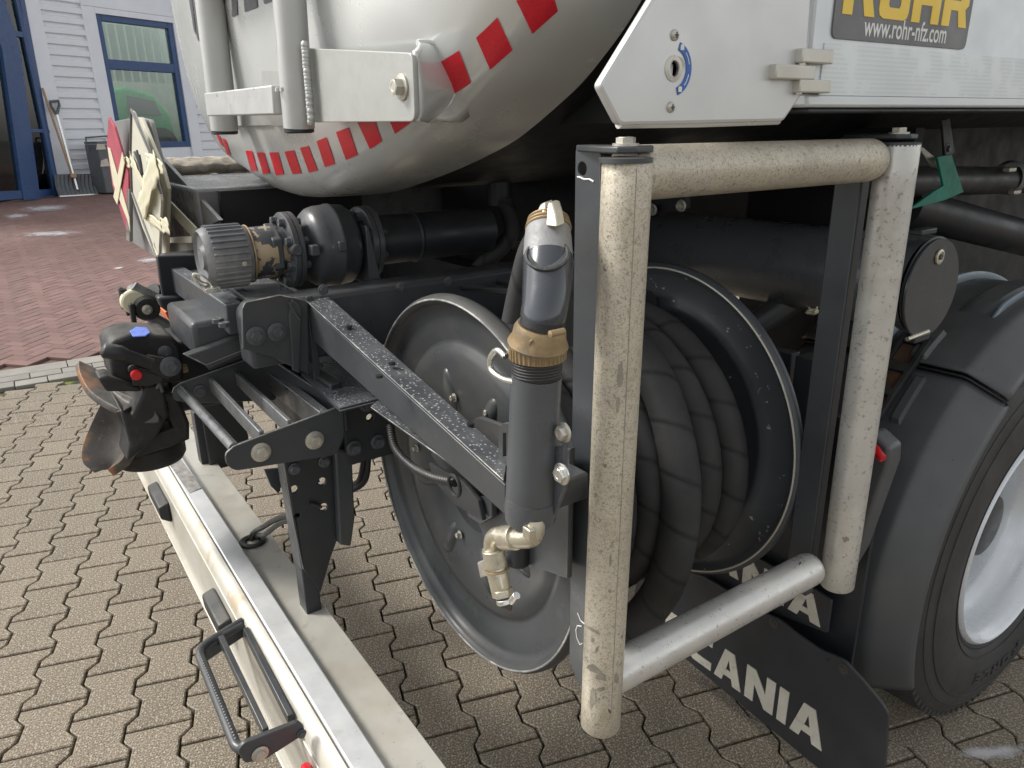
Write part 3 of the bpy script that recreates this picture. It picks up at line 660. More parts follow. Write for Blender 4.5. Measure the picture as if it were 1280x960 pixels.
# bracket plate between the ladder rail and the tank lug
pl_ = pxplate('bracket_plate', 'plate', lad, [(383, 60), (519, 66), (522, 152), (384, 153)], .009, y=.522, r=.014)
bolt(lad, W(503, 109, y=.5172), -Y_, .0120, 'zinc', 1.5, 1.0)
weld = MB()
for k in range(22):
    t = k/21; p = W(381, 56, y=.504).lerp(W(389, 152, y=.504), t)+Vector((random.uniform(-.0015, .0015), 0, 0)); weld.lathe(p, Z_, [(-.006, .0042), (-.003, .0062), (0, .0068), (.003, .0062), (.006, .0042)], 10)
part('weld_bead', weld, 'ladder', lad, smooth=80)
for (px_, nm) in [([(285, 86), (340, 87), (341, 157), (287, 158)], 'rear_plate'), ([(328, 88), (372, 86), (372, 158), (341, 158), (334, 140), (330, 110)], 'rear_plate')]:
    pxplate(nm, 'plate', lad, px_, .006, y=.56 if px_[0][0] < 300 else .55)
# lug on the tank carrying that plate
lg = [(519, 62), (526, 52), (540, 56), (556, 72), (563, 90), (562, 120), (545, 146), (534, 153), (520, 151)]
bm_ = MB(); ys = .524
L0 = [W(a, b, y=ys) for a, b in [(519, 64), (522, 151)]]; L1 = [W(a, b, y=.452) for a, b in [(546, 66), (563, 96), (561, 122), (538, 152)]]
rows = []
for i in range(13):
    v = i/12; top = Vector((0, 0, 0)); a = L0[0].lerp(L0[1], v)
    e = smoothpath([W(522, 54, y=.55), W(541, 56, y=.575), W(560, 80, y=.60), W(569, 106, y=.61), W(560, 130, y=.60), W(534, 152, y=.56)], 4)
    c = e[min(int(v*(len(e)-1)), len(e)-1)]; mid = a.lerp(c, .55)+Y_*.004+Z_*0; r = []
    for j in range(9):
        u = j/8; p = a*(1-u)**2+mid*2*u*(1-u)+c*u*u; r.append(p)
    r.append(c+Y_*.03+X_*.002); r.append(c+Y_*.07-X_*.02); rows.append(r)
part('lug', MB().grid(rows), 'tank', tank, solid=.007, smooth=60)
part('lug_edge', MB().tube(e, .0055, 8), 'tank', tank)
# ---- side skirt panels on the right side
XS = -.64
pa = pxplate('side_panel', 'panel', truck, [(770, 157), (744, 107), (812, -4), (925, -190), (1024, -190), (1004, 66), (998, 119), (975, 152)], .012, x=XS, r=.006, bevel=.004, holes=[(842, 86, .0085)])
e_ = [W(a, b, x=XS-.004) for a, b in [(773, 154), (870, 153), (972, 150)]]
part('bottom_lip', MB().tube(e_, .006, 10), 'panel', pa)
part('lock_recess', MB().lathe(W(842, 86, x=XS-.006), X_, [(-.02, 0), (-.02, .010), (.0, .010), (.003, .011)], 20), 'plasticb', pa)
part('lock_ring', MB().lathe(W(842, 86, x=XS+.0062), X_, [(0, .0085), (.0012, .009), (.0008, .0135), (0, .014)], 24), 'alu', pa)
part('lock_bolt', MB().box(*(lambda c: (c+Vector((-.016, -.003, -.005)), c+Vector((-.004, .003, .005))))(W(842, 86, x=XS))), 'chrome', pa)
for (a, b) in [(843, 44), (838, 134)]:
    c = W(a, b, x=XS+.006); s_ = part('screw', MB().lathe(c, X_, [(0, .0062), (.002, .0058), (.0035, .0035), (.004, 0)], 20), 'zinc', pa)
    part('slot', MB().box(c+Vector((.0036, -.003, -.0006)), c+Vector((.0043, .003, .0006))).box(c+Vector((.0036, -.0006, -.003)), c+Vector((.0044, .0006, .003))), 'plasticb', s_)
# blue curved sticker with its two marks
cc = W(842, 86, x=XS+.0067); r0, r1 = .0205, .0290
def arcpt(a, r): return cc+(Y_*math.cos(math.radians(a))+Z_*math.sin(math.radians(a)))*r
st = plate('lock_sticker', 'blue', pa, [arcpt(a, r1) for a in range(-72, 73, 12)]+[arcpt(a, r0) for a in range(72, -73, -12)], X_, .0008, bevel=.0001)
for a in (62, -62):
    q = arcpt(a, (r0+r1)/2)+X_*.0007; plate('sticker_mark', 'white', st, [q+Y_*u+Z_*v for u, v in [(-.0028, -.0022), (.0028, -.0022), (.0028, .0030), (.0, .0040), (-.0028, .003)]], X_, .0004, bevel=.0001)
for a0_, a1_ in ((12, 44), (-44, -12)):
    part('sticker_mark', MB().tube([arcpt(a0_+(a1_-a0_)*i/6, (r0+r1)/2)+X_*.0005 for i in range(7)], .0006, 6), 'white', st)
# panel B with lower step, perforated strip, sign
B0 = W(1003, 128, x=XS); zb0 = B0.z
yB = W(1002, 120, x=XS).y+.004
pb = part('side_panel', MB().box((XS-.02, yB, zb0+.012), (XS+.003, 6.5, 2.05)), 'panelw', truck, .004)
part('bottom_rail', MB().box((XS-.045, yB+.004, zb0-.006), (XS+.004, 6.5, zb0+.011)), 'panelw', pb, .004)
part('under_rail', MB().box((XS-.12, yB+.02, zb0-.013), (XS-.004, 6.5, zb0-.007)), 'dark', pb, .002)
# hinge
for q in ([(995, 62), (1032, 62), (1032, 80), (996, 80)], [(962, 84), (1010, 79), (1009, 99), (962, 101)], [(992, 100), (1030, 100), (1029, 117), (992, 116)]):
    hp = [W(a, b, x=XS+.006) for a, b in q]; y0, y1 = min(p.y for p in hp), max(p.y for p in hp); z0, z1 = sum(p.z for p in hp[2:])/2, sum(p.z for p in hp[:2])/2
    part('hinge_leaf', MB().box((XS+.0045, y0, z0), (XS+.017, y1, z1)), 'alu', pb, .0018)
part('hinge_pin', MB().lathe((XS+.011, W(1000, 90, x=XS+.01).y, W(1000, 118, x=XS+.01).z), Z_, [(0, 0), (0, .0045), (.05, .0045), (.05, 0)], 16), 'zinc', pb)
# perforated reflective strip: rows of holes as real recesses are finer than a pixel, so a slotted sheet relief
y0p, z1p, z0p = W(1027, 56, x=XS).y, W(1026, 54, x=XS).z, W(1024, 119, x=XS).z
part('perforated_strip', MB().box((XS+.003, y0p, z0p), (XS+.0045, 3.4, z1p)), 'perf', pb)
pm = M['perf'].node_tree; n = pm.nodes; l = pm.links
tc = n.new('ShaderNodeTexCoord'); mp = n.new('ShaderNodeMapping'); mp.inputs['Scale'].default_value = (1, 260, 170); l.new(tc.outputs['Object'], mp.inputs[0])
sx = n.new('ShaderNodeSeparateXYZ'); l.new(mp.outputs[0], sx.inputs[0])
def mth(op, a, b=None):
    q = n.new('ShaderNodeMath'); q.operation = op
    for i, v in enumerate([a, b]):
        if v is None: continue
        if isinstance(v, float): q.inputs[i].default_value = v
        else: l.new(v, q.inputs[i])
    return q.outputs[0]
fy = mth('GREATER_THAN', mth('FRACT', sx.outputs[1]), .45); fz = mth('GREATER_THAN', mth('FRACT', sx.outputs[2]), .5)
wv = n.new('ShaderNodeTexNoise'); wv.inputs['Scale'].default_value = 18; l.new(tc.outputs['Object'], wv.inputs[0])
hf = mth('MULTIPLY', mth('MULTIPLY', fy, fz), mth('GREATER_THAN', wv.outputs[0], .45))
src = n['Principled BSDF'].inputs['Base Color'].links[0].from_socket
mxx = n.new('ShaderNodeMix'); mxx.data_type = 'RGBA'; l.new(mth('MULTIPLY', hf, .24), mxx.inputs[0]); l.new(src, mxx.inputs[6]); mxx.inputs[7].default_value = (.25, .28, .28, 1)
l.new(mxx.outputs[2], n['Principled BSDF'].inputs['Base Color'])
# sign: grey plate with the yellow word and the web address
sp0, sp1 = W(1037, 44, x=XS+.0045), W(1201, 65, x=XS+.0045); szb = (sp0.z+sp1.z)/2
sy0, sy1 = W(1037, 30, x=XS).y, W(1205, 45, x=XS).y
sg = plate('sign_plate', 'sign', pb, rnd([(XS+.0046, sy0, szb), (XS+.0046, sy1, szb), (XS+.0046, sy1, szb+.13), (XS+.0046, sy0, szb+.13)], .012), X_, .0015, bevel=.0003)
ly0, ly1 = W(1048, 14, x=XS).y, W(1202, 38, x=XS).y; lz = (W(1075, 19, x=XS).z+W(1195, 37, x=XS).z)/2
wdt = 4+3*.12; lh = .062
def sgn(u, v): return Vector((XS+.0056, ly0+(ly1-ly0)*u/wdt, lz+lh*v))
word('ROHR', lambda u, v: sgn(u, v), X_, 'yellow', sg, .12, .0008)
fc = bpy.data.curves.new('address', 'FONT'); fc.body = 'www.rohr-nfz.com'; fc.size = 1; fc.offset = .012; fc.extrude = .01
fo = bpy.data.objects.new('tmp', fc); COL.objects.link(fo)
me = bpy.data.meshes.new_from_object(fo.evaluated_get(bpy.context.evaluated_depsgraph_get())); bpy.data.objects.remove(fo)
wmin, wmax = min(v.co.x for v in me.vertices), max(v.co.x for v in me.vertices)
ay0, ay1 = W(1075, 38, x=XS).y, W(1177, 52, x=XS).y; k_ = (ay1-ay0)/(wmax-wmin); az = (W(1080, 45, x=XS).z+W(1170, 56, x=XS).z)/2
me.transform(Matrix(((0, 0, .05*k_, XS+.0056), (k_, 0, 0, ay0-wmin*k_), (0, k_*1.25, 0, az+.001), (0, 0, 0, 1))))
me.materials.clear(); link('address', me, sg, None, M['white'])

# ---- reel guard: four big pipes and two flat posts
G = thing
gd = plate('guard_post', 'grey', truck, rnd([(-.752, .6215, .83), (-.735, .6215, .80), (-.704, .6215, .79), (-.704, .6215, 1.612), (-.752, .6215, 1.612)], [.0, .0, .0, .0, .008]), Y_, .004, [(W(729, 211, y=.6215), .0085)], .001)
part('post_flange', MB().box((-.752, .6240, .81), (-.748, .648, 1.610)), 'grey', gd, .001)
part('post_flange', MB().box((-.708, .6240, .81), (-.704, .648, 1.610)), 'grey', gd, .001)
def pipe(a, b, r, material, lab=None, parent=None, cap='round', n=40):
    a = Vector(a); b = Vector(b); L_ = (b-a).length
    pr = [(0, 0), (0, r*.93), (.003, r)]+[(L_*i/14, r) for i in range(1, 14)]+([(L_-.003, r), (L_, r*.93), (L_, 0)] if cap != 'round' else [(L_-r*.5, r), (L_-r*.22, r*.93), (L_-r*.06, r*.75), (L_, r*.4), (L_, 0)])
    return part('guard_pipe', MB().lathe(a, (b-a), pr, n), material, parent or gd, label=lab, smooth=50)
pipe((-.65, .597, .789), (-.65, .613, 1.598), .0295, 'pipe', 'near upright pipe, speckled beige', cap='flat')
pipe((-.65, 1.202, .789), (-.65, 1.19, 1.604), .0315, 'pipe2', 'far upright pipe, pale and worn', cap='flat')
pipe((-.668, .625, 1.582), (-.668, 1.155, 1.579), .0325, 'pipe', 'top pipe, speckled beige')
q0, q1 = W(775, 838, x=-.668), W(1012, 710, x=-.668)
pipe((-.668, .615, q0.z+.002), (-.668, q1.y+.012, q1.z-.002), .031, 'pipe3', 'bottom pipe, bare aluminium')
part('guard_post', MB().box((-.750, 1.185, .74), (-.700, 1.21, 1.612)), 'grey', gd, .003)
for yy, zz in ((.61, 1.606), (1.19, 1.609)):
    part('top_plate', MB().prism([(-.752, yy+.010, zz), (-.752, yy+.035, zz), (-.64, yy+.035, zz), (-.632, yy+.0, zz), (-.645, yy-.018, zz), (-.67, yy-.018, zz)], (0, 0, .008)), 'grey', gd, .002)
    part('pipe_cap', MB().lathe((-.65, yy, zz-.010), Z_, [(0, 0), (0, .0315), (.005, .0315), (.006, .028), (.006, 0)], 32), 'grey', gd)
    bolt(gd, (-.655, yy+.004, zz+.008), Z_, .0115, 'zinc', 1.35, .55)
for yy, xx, zz in ((.597, -.65, .787), (1.202, -.65, .787)):
    part('pipe_foot', MB().lathe((xx, yy, zz), -Z_, [(0, 0), (0, .016), (.008, .015), (.010, 0)], 20), 'plasticb', gd)

scr = MB()
for q in ([(722, 221), (726, 222), (730, 224), (737, 224), (742, 227)], [(722, 766), (726, 776), (731, 780)], [(727, 783), (722, 782), (720, 787), (721, 797), (725, 806), (728, 804)]):
    scr.tube([W(a, b, y=.6190) for a, b in q], .0009 if q[0][1] > 300 else .0012, 6)
part('scratch', scr, 'white', gd)
dent = W(629+0, 0, y=1) if 0 else None
part('pin_hole', MB().lathe(W(762, 889, y=.5685), -Y_, [(-.002, .0), (0, .0035), (.0005, .0)], 12), 'black', gd)
part('pin_hole', MB().lathe(W(1000, 704, x=-.6385), X_, [(-.002, .0), (0, .003), (.0005, .0)], 12), 'black', gd)

# ---- hose reel (axis along the truck)
RC = Vector((-1.112, 0, .985)); YA, YB = .655, 1.19; R_ = .36
def rp(y, r, a): return RC+Y_*y+(X_*math.cos(math.radians(a))+Z_*math.sin(math.radians(a)))*r
prof = [(0, .0), (0, .06), (.010, .075), (.012, .10), (.004, .115), (.002, .24), (.003, .262), (.012, .272), (.014, .283), (.006, .295), (.006, .335), (.002, .347), (-.010, .352), (-.018, .3555), (-.020, .362), (-.012, .368), (.0, .370), (.010, .366), (.014, .360), (.012, .352), (.018, .30), (.020, .0)]
rl = part('hose_reel', MB().lathe(RC+Y_*YA, Y_, prof, 128), 'reel', truck, smooth=50)
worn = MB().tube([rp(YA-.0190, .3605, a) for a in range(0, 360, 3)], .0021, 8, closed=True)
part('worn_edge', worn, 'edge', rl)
for k in range(8):                                             # pressed ribs in the disc
    a = 18+k*45; p0, p1 = rp(YA+.013, .125, a), rp(YA+.013, .235, a)
    b = MB(); pts = [p0.lerp(p1, i/12) for i in range(13)]; b.tube(pts, [.021*math.sqrt(max(0, 1-((i/6-1)**2)))+.0008 for i in range(13)], 20)
    part('pressed_rib', b, 'reel', rl, smooth=80)
for (a, b) in [(568, 497), (611, 515), (575, 668), (640, 684), (521, 560)]:
    bolt(rl, W(a, b, y=YA-.001), -Y_, .0058, 'zinc', 1.5, 1.3)
prof2 = [(0, 0), (0, .16), (.002, .2), (.004, .255), (-.003, .265), (-.004, .275), (.004, .285), (.006, .335), (.0, .345), (-.006, .350), (-.010, .356), (-.006, .364), (.004, .367), (.012, .362), (.014, .35), (.018, .28), (.02, 0)]
part('far_disc', MB().lathe(RC+Y_*YB, Y_, prof2, 128), 'reelin', rl, smooth=50)
part('worn_edge', MB().tube([rp(YB-.0095, .3565, a) for a in range(0, 360, 3)], .0022, 8, closed=True), 'alu', rl)
part('drum', MB().lathe(RC+Y_*(YA+.01), Y_, [(0, .0), (0, .16), (.52, .16), (.52, 0)], 64), 'dark', rl)
# hub bracket, swivel plate behind the arm
pxplate('hub_plate', 'reel', rl, [(540, 566), (570, 610), (596, 640), (606, 668), (622, 692), (712, 700), (712, 560), (600, 520)], .01, y=.632, r=.012, bevel=.002)
pxplate('hub_cover', 'holder', rl, [(584, 622), (618, 618), (618, 645), (603, 654), (588, 644)], .012, y=.615, r=.003)
pxplate('bearing_plate', 'reel', rl, [(640, 560), (716, 560), (712, 722), (650, 700)], .01, y=.60, bevel=.002)
part('axle_stub', MB().lathe(W(648, 694, y=.59), Y_, [(-.03, 0), (-.03, .012), (.06, .012)], 24), 'reel', rl)
b = MB().tube([W(648, 650, y=.585), W(648, 703, y=.585)], .0185, 24); part('drain_pipe', b, 'dark', rl)

# ---- the hose wound on the reel: a thing of its own
hose = thing('delivery_hose', 'thick black rubber hose wound in coils on the grey reel behind the guard pipes', 'hose', tuple(RC+Y_*.9-Z_*.3))
pts = []; rh = .0322; turns = 6
for i in range(turns*40+1):
    a = i/40*360; t = i/(turns*40); y = .725+(1.145-.725)*t
    pts.append(rp(y, .258+.024*t+.004*math.sin(math.radians(a*1.3+40)), -a+95))
part('coil', MB().tube(pts, rh, 20), 'rubber', hose, smooth=60)
pts = []
for i in range(6*40+1):
    a = i/40*360; t = i/240; pts.append(rp(1.14-.41*t, .200, -a+95))
part('inner_coil', MB().tube(pts, rh*.96, 16), 'rubber', hose, smooth=60)
# a loose turn that hangs below the coil
zl = .93
lp = [rp(zl+.05, .25, 100), rp(zl+.02, .29, 75), rp(zl, .305, 45), rp(zl-.02, .315, 15), rp(zl-.03, .325, -10), rp(zl-.035, .345, -32), rp(zl-.05, .37, -52), rp(zl-.06, .385, -70), rp(zl-.07, .372, -95), rp(zl-.06, .345, -125), rp(zl-.02, .32, -155), rp(zl, .30, -185), rp(zl, .285, -220), rp(zl, .275, -250)]
part('loose_turn', MB().tube(smoothpath(lp, 8), rh*1.12, 20), 'rubber', hose, smooth=60)
# hose end rising to the nozzle behind it
up_ = smoothpath([W(640, 402, y=.62), W(650, 355, y=.63), W(662, 312, y=.64), W(676, 296, y=.66), W(696, 320, y=.66), W(706, 360, y=.65), W(706, 430, y=.65)], 8)
part('hose_end', MB().tube(up_, .0165, 16), 'rubber', hose, smooth=60)

# ---- chassis: rails, cross members, underbody
ch = part('chassis_rail', MB().prism([(-1.478, .375, 1.290), (-1.478, .40, 1.312), (-1.478, 8.5, 1.312), (-1.478, 8.5, 1.165), (-1.478, .375, 1.175)], (-.085, 0, 0)), 'grey', truck, .012, 3)
part('chassis_rail', MB().box((-2.32, .37, 1.05), (-2.235, 8.5, 1.312)), 'dark', truck, .012, 3)
rp_ = plate('end_plate', 'grey', ch, rnd([W(a, b, x=-1.470) for a, b in [(302, 384), (306, 377), (350, 368), (384, 376), (386, 468), (340, 446), (303, 436)]], .006), X_, .012, [], .003)
for a, b in [(320, 420), (346, 415)]: bolt(rp_, W(a, b, x=-1.462), X_, .0115, 'bolt', 1.7)
part('rail_web', MB().box((-1.480, .50, 1.10), (-1.474, .515, 1.312)), 'grey', ch, .002)
pxplate('weld_rib', 'grey', ch, [(364, 372), (377, 384), (374, 466), (365, 462), (360, 395)], .008, x=-1.462, bevel=.003)
# cross members towards the left
part('cross_member', MB().box((-2.235, .40, 1.255), (-1.563, .50, 1.29)), 'greyw', ch, .003)
part('cross_member', MB().box((-2.235, .36, 1.235), (-1.563, .395, 1.30)), 'greyw', ch, .003)
part('cross_member', MB().box((-2.235, .6, 1.05), (-1.563, .612, 1.25)), 'dark', ch, .002)
pxplate('base_plate', 'greyw', ch, [(275, 352), (330, 348), (385, 374), (330, 380), (318, 384)], .012, z=1.305, bevel=.002)
part('cross_box', MB().box((-1.86, .295, 1.185), (-1.605, .405, 1.262)), 'grey', ch, .012, 3)
for a, b in [(273, 405), (281, 410)]: bolt(ch, W(a, b, z=1.262), Z_, .012, 'bolt', 0, .7)
ta = [(228, 441), (258, 456), (303, 437), (300, 415)]
part('support_flange', MB().prism([W(a, b, x=-1.60) for a, b in ta], (.012, .004, -.006)), 'grey', ch, .002)
part('support_flange', MB().prism([W(a, b, x=-1.60) for a, b in [(258, 456), (262, 463), (308, 446), (303, 437)]], (-.09, 0, 0)), 'dark', ch, .002)
part('cross_member', MB().box((-2.3, .505, .96), (-1.40, .53, 1.14)), 'dark', ch, .004)
for y in (1.0, 2.6, 4.4, 6.2): part('cross_member', MB().box((-2.235, y, 1.08), (-1.563, y+.08, 1.29)), 'black', ch)
# sloping channel arm, lower angle plate, gusset
A0, A1, A2, A3 = Vector((-1.545, .504, 1.312)), Vector((-1.536, .5545, 1.312)), Vector((-.782, .529, 1.2)), Vector((-.723, .482, 1.2))
arm = part('arm_channel', MB().prism([A0, A1, A2, A3], (0, 0, -.006)), 'greyw', ch, .0015)
part('arm_web', MB().prism([A0+Vector((0, .001, -.007)), A3+Vector((0, .001, -.007)), A3+Vector((0, .001, -.052)), A0+Vector((0, .001, -.085))], (0, .006, 0)), 'grey', arm, .0015)
part('arm_web', MB().prism([A1+Vector((0, -.001, -.007)), A2+Vector((0, -.001, -.007)), A2+Vector((0, -.001, -.05)), A1+Vector((0, -.001, -.05))], (0, -.006, 0)), 'grey', arm, .0015)
for a, b in [(436, 408), (490, 454), (588, 530), (474, 470)]:
    part('slot', MB().lathe(W(a, b, z=1.312-.15*((a-370)/262)*.75)+Z_*.0015, Z_, [(0, 0), (0, .006), (-.004, .006)], 16), 'black', arm)
ang = pxplate('angle_plate', 'greyw', arm, [(464, 509), (487, 494), (560, 538), (640, 590), (640, 634)], .008, z=1.142, bevel=.001, holes=[(577, 585+0, .006)])
pxplate('angle_lip', 'grey', arm, [(464, 509), (640, 634), (640, 645), (466, 520)], .006, y=.452, bevel=.001) if 0 else None
for a, b in [(527, 536), (596, 578)]: bolt(ang, W(a, b, z=1.147), Z_, .0125, 'bolt', 1.75)
bolt(ang, W(491, 509, z=1.147), Z_, .006, 'bolt', 1.4)
gt = MB().tube([W(512, 530, z=1.147), W(518, 526, z=1.152), W(521, 525, z=1.156)], [.002, .004, .0015], 8); part('green_tip', gt, 'green', ang)
gus = pxplate('gusset_plate', 'greyw', ch, [(376, 469), (405, 461), (379, 437), (398, 430), (455, 466), (489, 492), (486, 498), (425, 513)], .010, z=1.122, bevel=.002)
bolt(gus, W(441, 459, z=1.128), Z_, .011, 'bolt', 1.6, .5); bolt(gus, W(470, 492, z=1.128), Z_, .010, 'bolt', 1.6, .6)
sp_ = pxplate('side_plate', 'dark', ch, [(425, 514), (489, 499), (491, 566), (434, 582)], .012, x=-1.375, bevel=.003, holes=[(430, 527, .0075), (461, 521, .0075), (461, 574, .0001)])
for a, b in [(472, 552), (442, 560), (458, 505)]: bolt(sp_, W(a, b, x=-1.367), X_, .011, 'bolt', 1.5, 1.2)
# vertical post down to the bumper
po = pxplate('post', 'dark', ch, [(352, 560), (435, 545), (439, 643), (434, 679), (420, 676), (413, 695), (400, 740), (379, 712)], .008, x=-1.40, bevel=.002, holes=[(367, 611, .0085), (402, 601, .0085), (404, 633, .0085), (371, 644, .006)])
part('post_flange', MB().prism([W(352, 560, x=-1.396), W(377, 712, x=-1.396), W(376, 712, x=-1.396)+Vector((0, .006, 0)), W(353, 560, x=-1.396)+Vector((0, .006, 0))], (-.055, -.0, 0)), 'grey', po, .001)
part('post_flange', MB().prism([W(414, 560, x=-1.394), W(420, 676, x=-1.394), W(434, 678, x=-1.394), W(439, 643, x=-1.394), W(435, 560, x=-1.394)], (.022, 0, 0)), 'grey', po, .004)
for a, b in [(368, 586), (405, 577)]: bolt(po, W(a, b, x=-1.394), X_, .010, 'bolt', 1.3)
part('post_pin', MB().tube([W(388, 629, x=-1.39), W(402, 634, x=-1.385)], .004, 8), 'black', po)
pxplate('inner_bracket', 'grey', po, [(330, 587), (348, 585), (350, 612), (347, 616), (338, 607)], .01, x=-1.50)

# ---- folding steps
def step(nm, near, far, bars, backwall, mtl, px_z, xn, xf, th, bolts, lab, rr=.0105):
    s_ = plate(nm, mtl, truck, rnd([W(a, b, x=xn) for a, b in near], .010), X_, th, [], .0025, lab)
    plate('side_plate', mtl, s_, rnd([W(a, b, x=xf) for a, b in far], .010), X_, th, [], .0025)
    for k, (f0, n0) in enumerate(bars):
        a = W(*f0, x=xf); b = W(*n0, x=xn)
        if k == 0: part('front_bar', MB().tube([a, b], rr, 16), 'tread', s_)
        else: boxbar('tread_bar', a, b, .034, .010, 'tread', s_, .002)
        tt = MB(); d = (b-a); n_ = int(d.length/.0085)
        for i in range(n_):
            p = a+d*((i+.5)/n_)+Z_*(rr if k == 0 else .013); tt.lathe(p, Z_, [(-.001, .0028), (.0012, .0022), (.0022, 0)], 6)
        part('tread_teeth', tt, 'tread', s_, kind='stuff')
    for a, b in bolts: bolt(s_, W(a, b, x=xn+th/2), X_, .0120, 'zinc', 1.6, 1.0)
    return s_
st1 = step('upper_step', [(281, 566), (291, 557), (428, 506), (430, 545), (420, 568), (293, 588), (282, 580)],
           [(215, 489), (224, 479), (325, 444), (340, 446), (345, 500), (240, 504), (216, 500)],
           [((226, 487), (293, 560)), ((264, 480), (328, 549)), ((297, 473), (363, 535))], None, 'grey', 1.05, -1.345, -1.74, .010, [(326, 565), (393, 550)], None)
part('back_wall', MB().prism([W(325, 441, x=-1.74), W(428, 508, x=-1.345), W(428, 508, x=-1.345)+Vector((0, .008, 0)), W(325, 441, x=-1.74)+Vector((0, .008, 0))], (0, 0, -.055)), 'grey', st1, .002)
part('back_ledge', MB().prism([W(331, 463, x=-1.74), W(400, 516, x=-1.345), W(412, 513, x=-1.345), W(341, 459, x=-1.74)], (0, 0, -.05)), 'greyw', st1, .002)
bolt(st1, W(250, 489, x=-1.733), X_, .010, 'bolt', 1.5)
part('green_fleck', MB().prism([W(357, 488, x=-1.55)+Z_*.004, W(364, 487, x=-1.59)+Z_*.004, W(366, 490, x=-1.59)+Z_*.004, W(360, 492, x=-1.59)+Z_*.004], (0, 0, .002)), 'green', st1)
# lower step hooked on the bumper: rod frame
def lz_(a, b, z=.625): return W(a, b, z=z)
fr_ = rnd([lz_(303, 777), lz_(247, 812), lz_(296, 935), lz_(316, 938), lz_(376, 909)], [.0, .03, .02, .02, .0], 5)
st2 = part('lower_step', MB().tube(fr_, .0098, 14), 'grey', truck)
part('frame_bar', MB().tube([lz_(262, 803), lz_(303, 782)], .008, 12), 'grey', st2)
for (f0, n0) in [((277, 800), (333, 917)), ((308, 790), (364, 900))]:
    boxbar('tread_bar', lz_(*f0), lz_(*n0), .024, .011, 'grey', st2, .0015)
tt = MB()
for (f0, n0, n_) in [((249, 818), (296, 930), 34), ((277, 802), (330, 915), 34), ((309, 793), (362, 900), 34)]:
    a, b = lz_(*f0), lz_(*n0)
    for i in range(n_): tt.lathe(a.lerp(b, (i+.5)/n_)+Z_*.009, Z_, [(-.001, .0026), (.001, .002), (.002, 0)], 6)
part('tread_teeth', tt, 'tread', st2, kind='stuff')
ep = plate('side_plate', 'grey', st2, rnd([W(a, b, x=-1.045) for a, b in [(296, 937), (303, 927), (372, 900), (380, 906), (378, 917), (330, 948), (305, 952)]], .006), X_, .010, [], .0025)
bolt(ep, W(325, 942, x=-1.039), X_, .0095, 'zinc', 1.5, .6); bolt(ep, W(377, 917, x=-1.039), X_, .006, 'bolt', 1.4)
part('side_plate', MB().prism([lz_(247, 808), lz_(300, 775), lz_(306, 780), lz_(252, 815)], (0, 0, -.03)), 'grey', st2, .003)

# ---- rear underrun bumper
XL, XR = -3.20, -.63
def beam(name, prof, material, bev=.002, x0=XL, x1=XR, parent=None, seg=2, sm=35): return part(name, MB().prism([(x0, y, z) for y, z in prof], (x1-x0, 0, 0)), material, parent, bev, seg, smooth=sm)
bu = beam('bumper', [(.30, .60), (.444, .60), (.444, .62), (.30, .62)], 'alu', parent=truck)
beam('bumper_web', [(.436, .45), (.444, .45), (.444, .598), (.436, .598)], 'alu', parent=bu)
beam('rear_face', [(.268, .45), (.276, .45), (.276, .612), (.268, .612)], 'alu', parent=bu)
beam('lower_flange', [(.255, .442), (.36, .442), (.36, .449), (.255, .449)], 'alu', parent=bu)
beam('ridge', [(.300, .6205), (.352, .6205), (.352, .646), (.304, .648)], 'alu2', parent=bu, bev=.003)
rd_ = [(.2995, .647), (.292, .646), (.284, .641), (.277, .632), (.273, .622), (.272, .613), (.277, .6125), (.2995, .6125)]
beam('round_edge', rd_, 'cream', parent=bu, bev=0, sm=60)
pxplate('grip_strip', 'grip', bu, [(206, 573), (220, 566), (252, 610), (237, 617)], .002, z=.6475, bevel=.0004)
for (p, q) in [((192, 584), (213, 618)), ((261, 706), (291, 752))]:
    a = W(*p, y=.27); b_ = W(*q, y=.27)
    xm = (a.x+b_.x)/2; hw = abs(a.x-b_.x)*.34; part('rubber_stop', MB().prism([(xm-hw, .267, .585), (xm-hw, .236, .575), (xm-hw, .238, .535), (xm-hw, .267, .515)], (hw*2, 0, 0)), 'plasticb', bu, .006, 3)
rl_ = W(377, 905, y=.262); part('tail_light', MB().box((rl_.x-.005, .250, .525), (rl_.x+.25, .2665, .595)), 'redp', bu, .006, 3)
cr = W(316, 677, z=.622); part('cable_grommet', MB().lathe(cr, Z_, [(0, .034), (.004, .034), (.007, .028), (.004, .019), (-.004, .017)], 32), 'plasticb', bu)
cbl = part('cable', MB().tube(smoothpath([cr-Z_*.02, cr+Z_*.02, W(330, 658, x=-1.62), W(350, 647, x=-1.50), W(372, 644, x=-1.42)], 8), .0065, 12), 'plasticb', bu)
part('cable', MB().tube(smoothpath([cr-Z_*.02+Y_*.008, cr+Z_*.012+Y_*.012, W(331, 668, x=-1.60), W(350, 654, x=-1.50), W(370, 648, x=-1.43)], 8), .006, 12), 'plasticb', bu)
part('cable', MB().tube(smoothpath([W(460, 570, x=-1.40), W(456, 600, x=-1.42), W(438, 612, x=-1.46), W(425, 605, x=-1.5)], 8), .0075, 12), 'black', bu)
part('cable', MB().tube(smoothpath([W(455, 570, x=-1.40), W(449, 600, x=-1.43), W(435, 608, x=-1.48)], 8), .006, 12), 'black', bu)
# bumper brackets hidden under the chassis
for x in (-1.42, -2.38): part('bumper_bracket', MB().box((x-.03, .40, .46), (x+.02, .434, .80)), 'dark', bu, .003)
part('bumper_bracket', MB().box((-2.42, .42, .60), (-2.34, .55, 1.06)), 'dark', bu, .003)

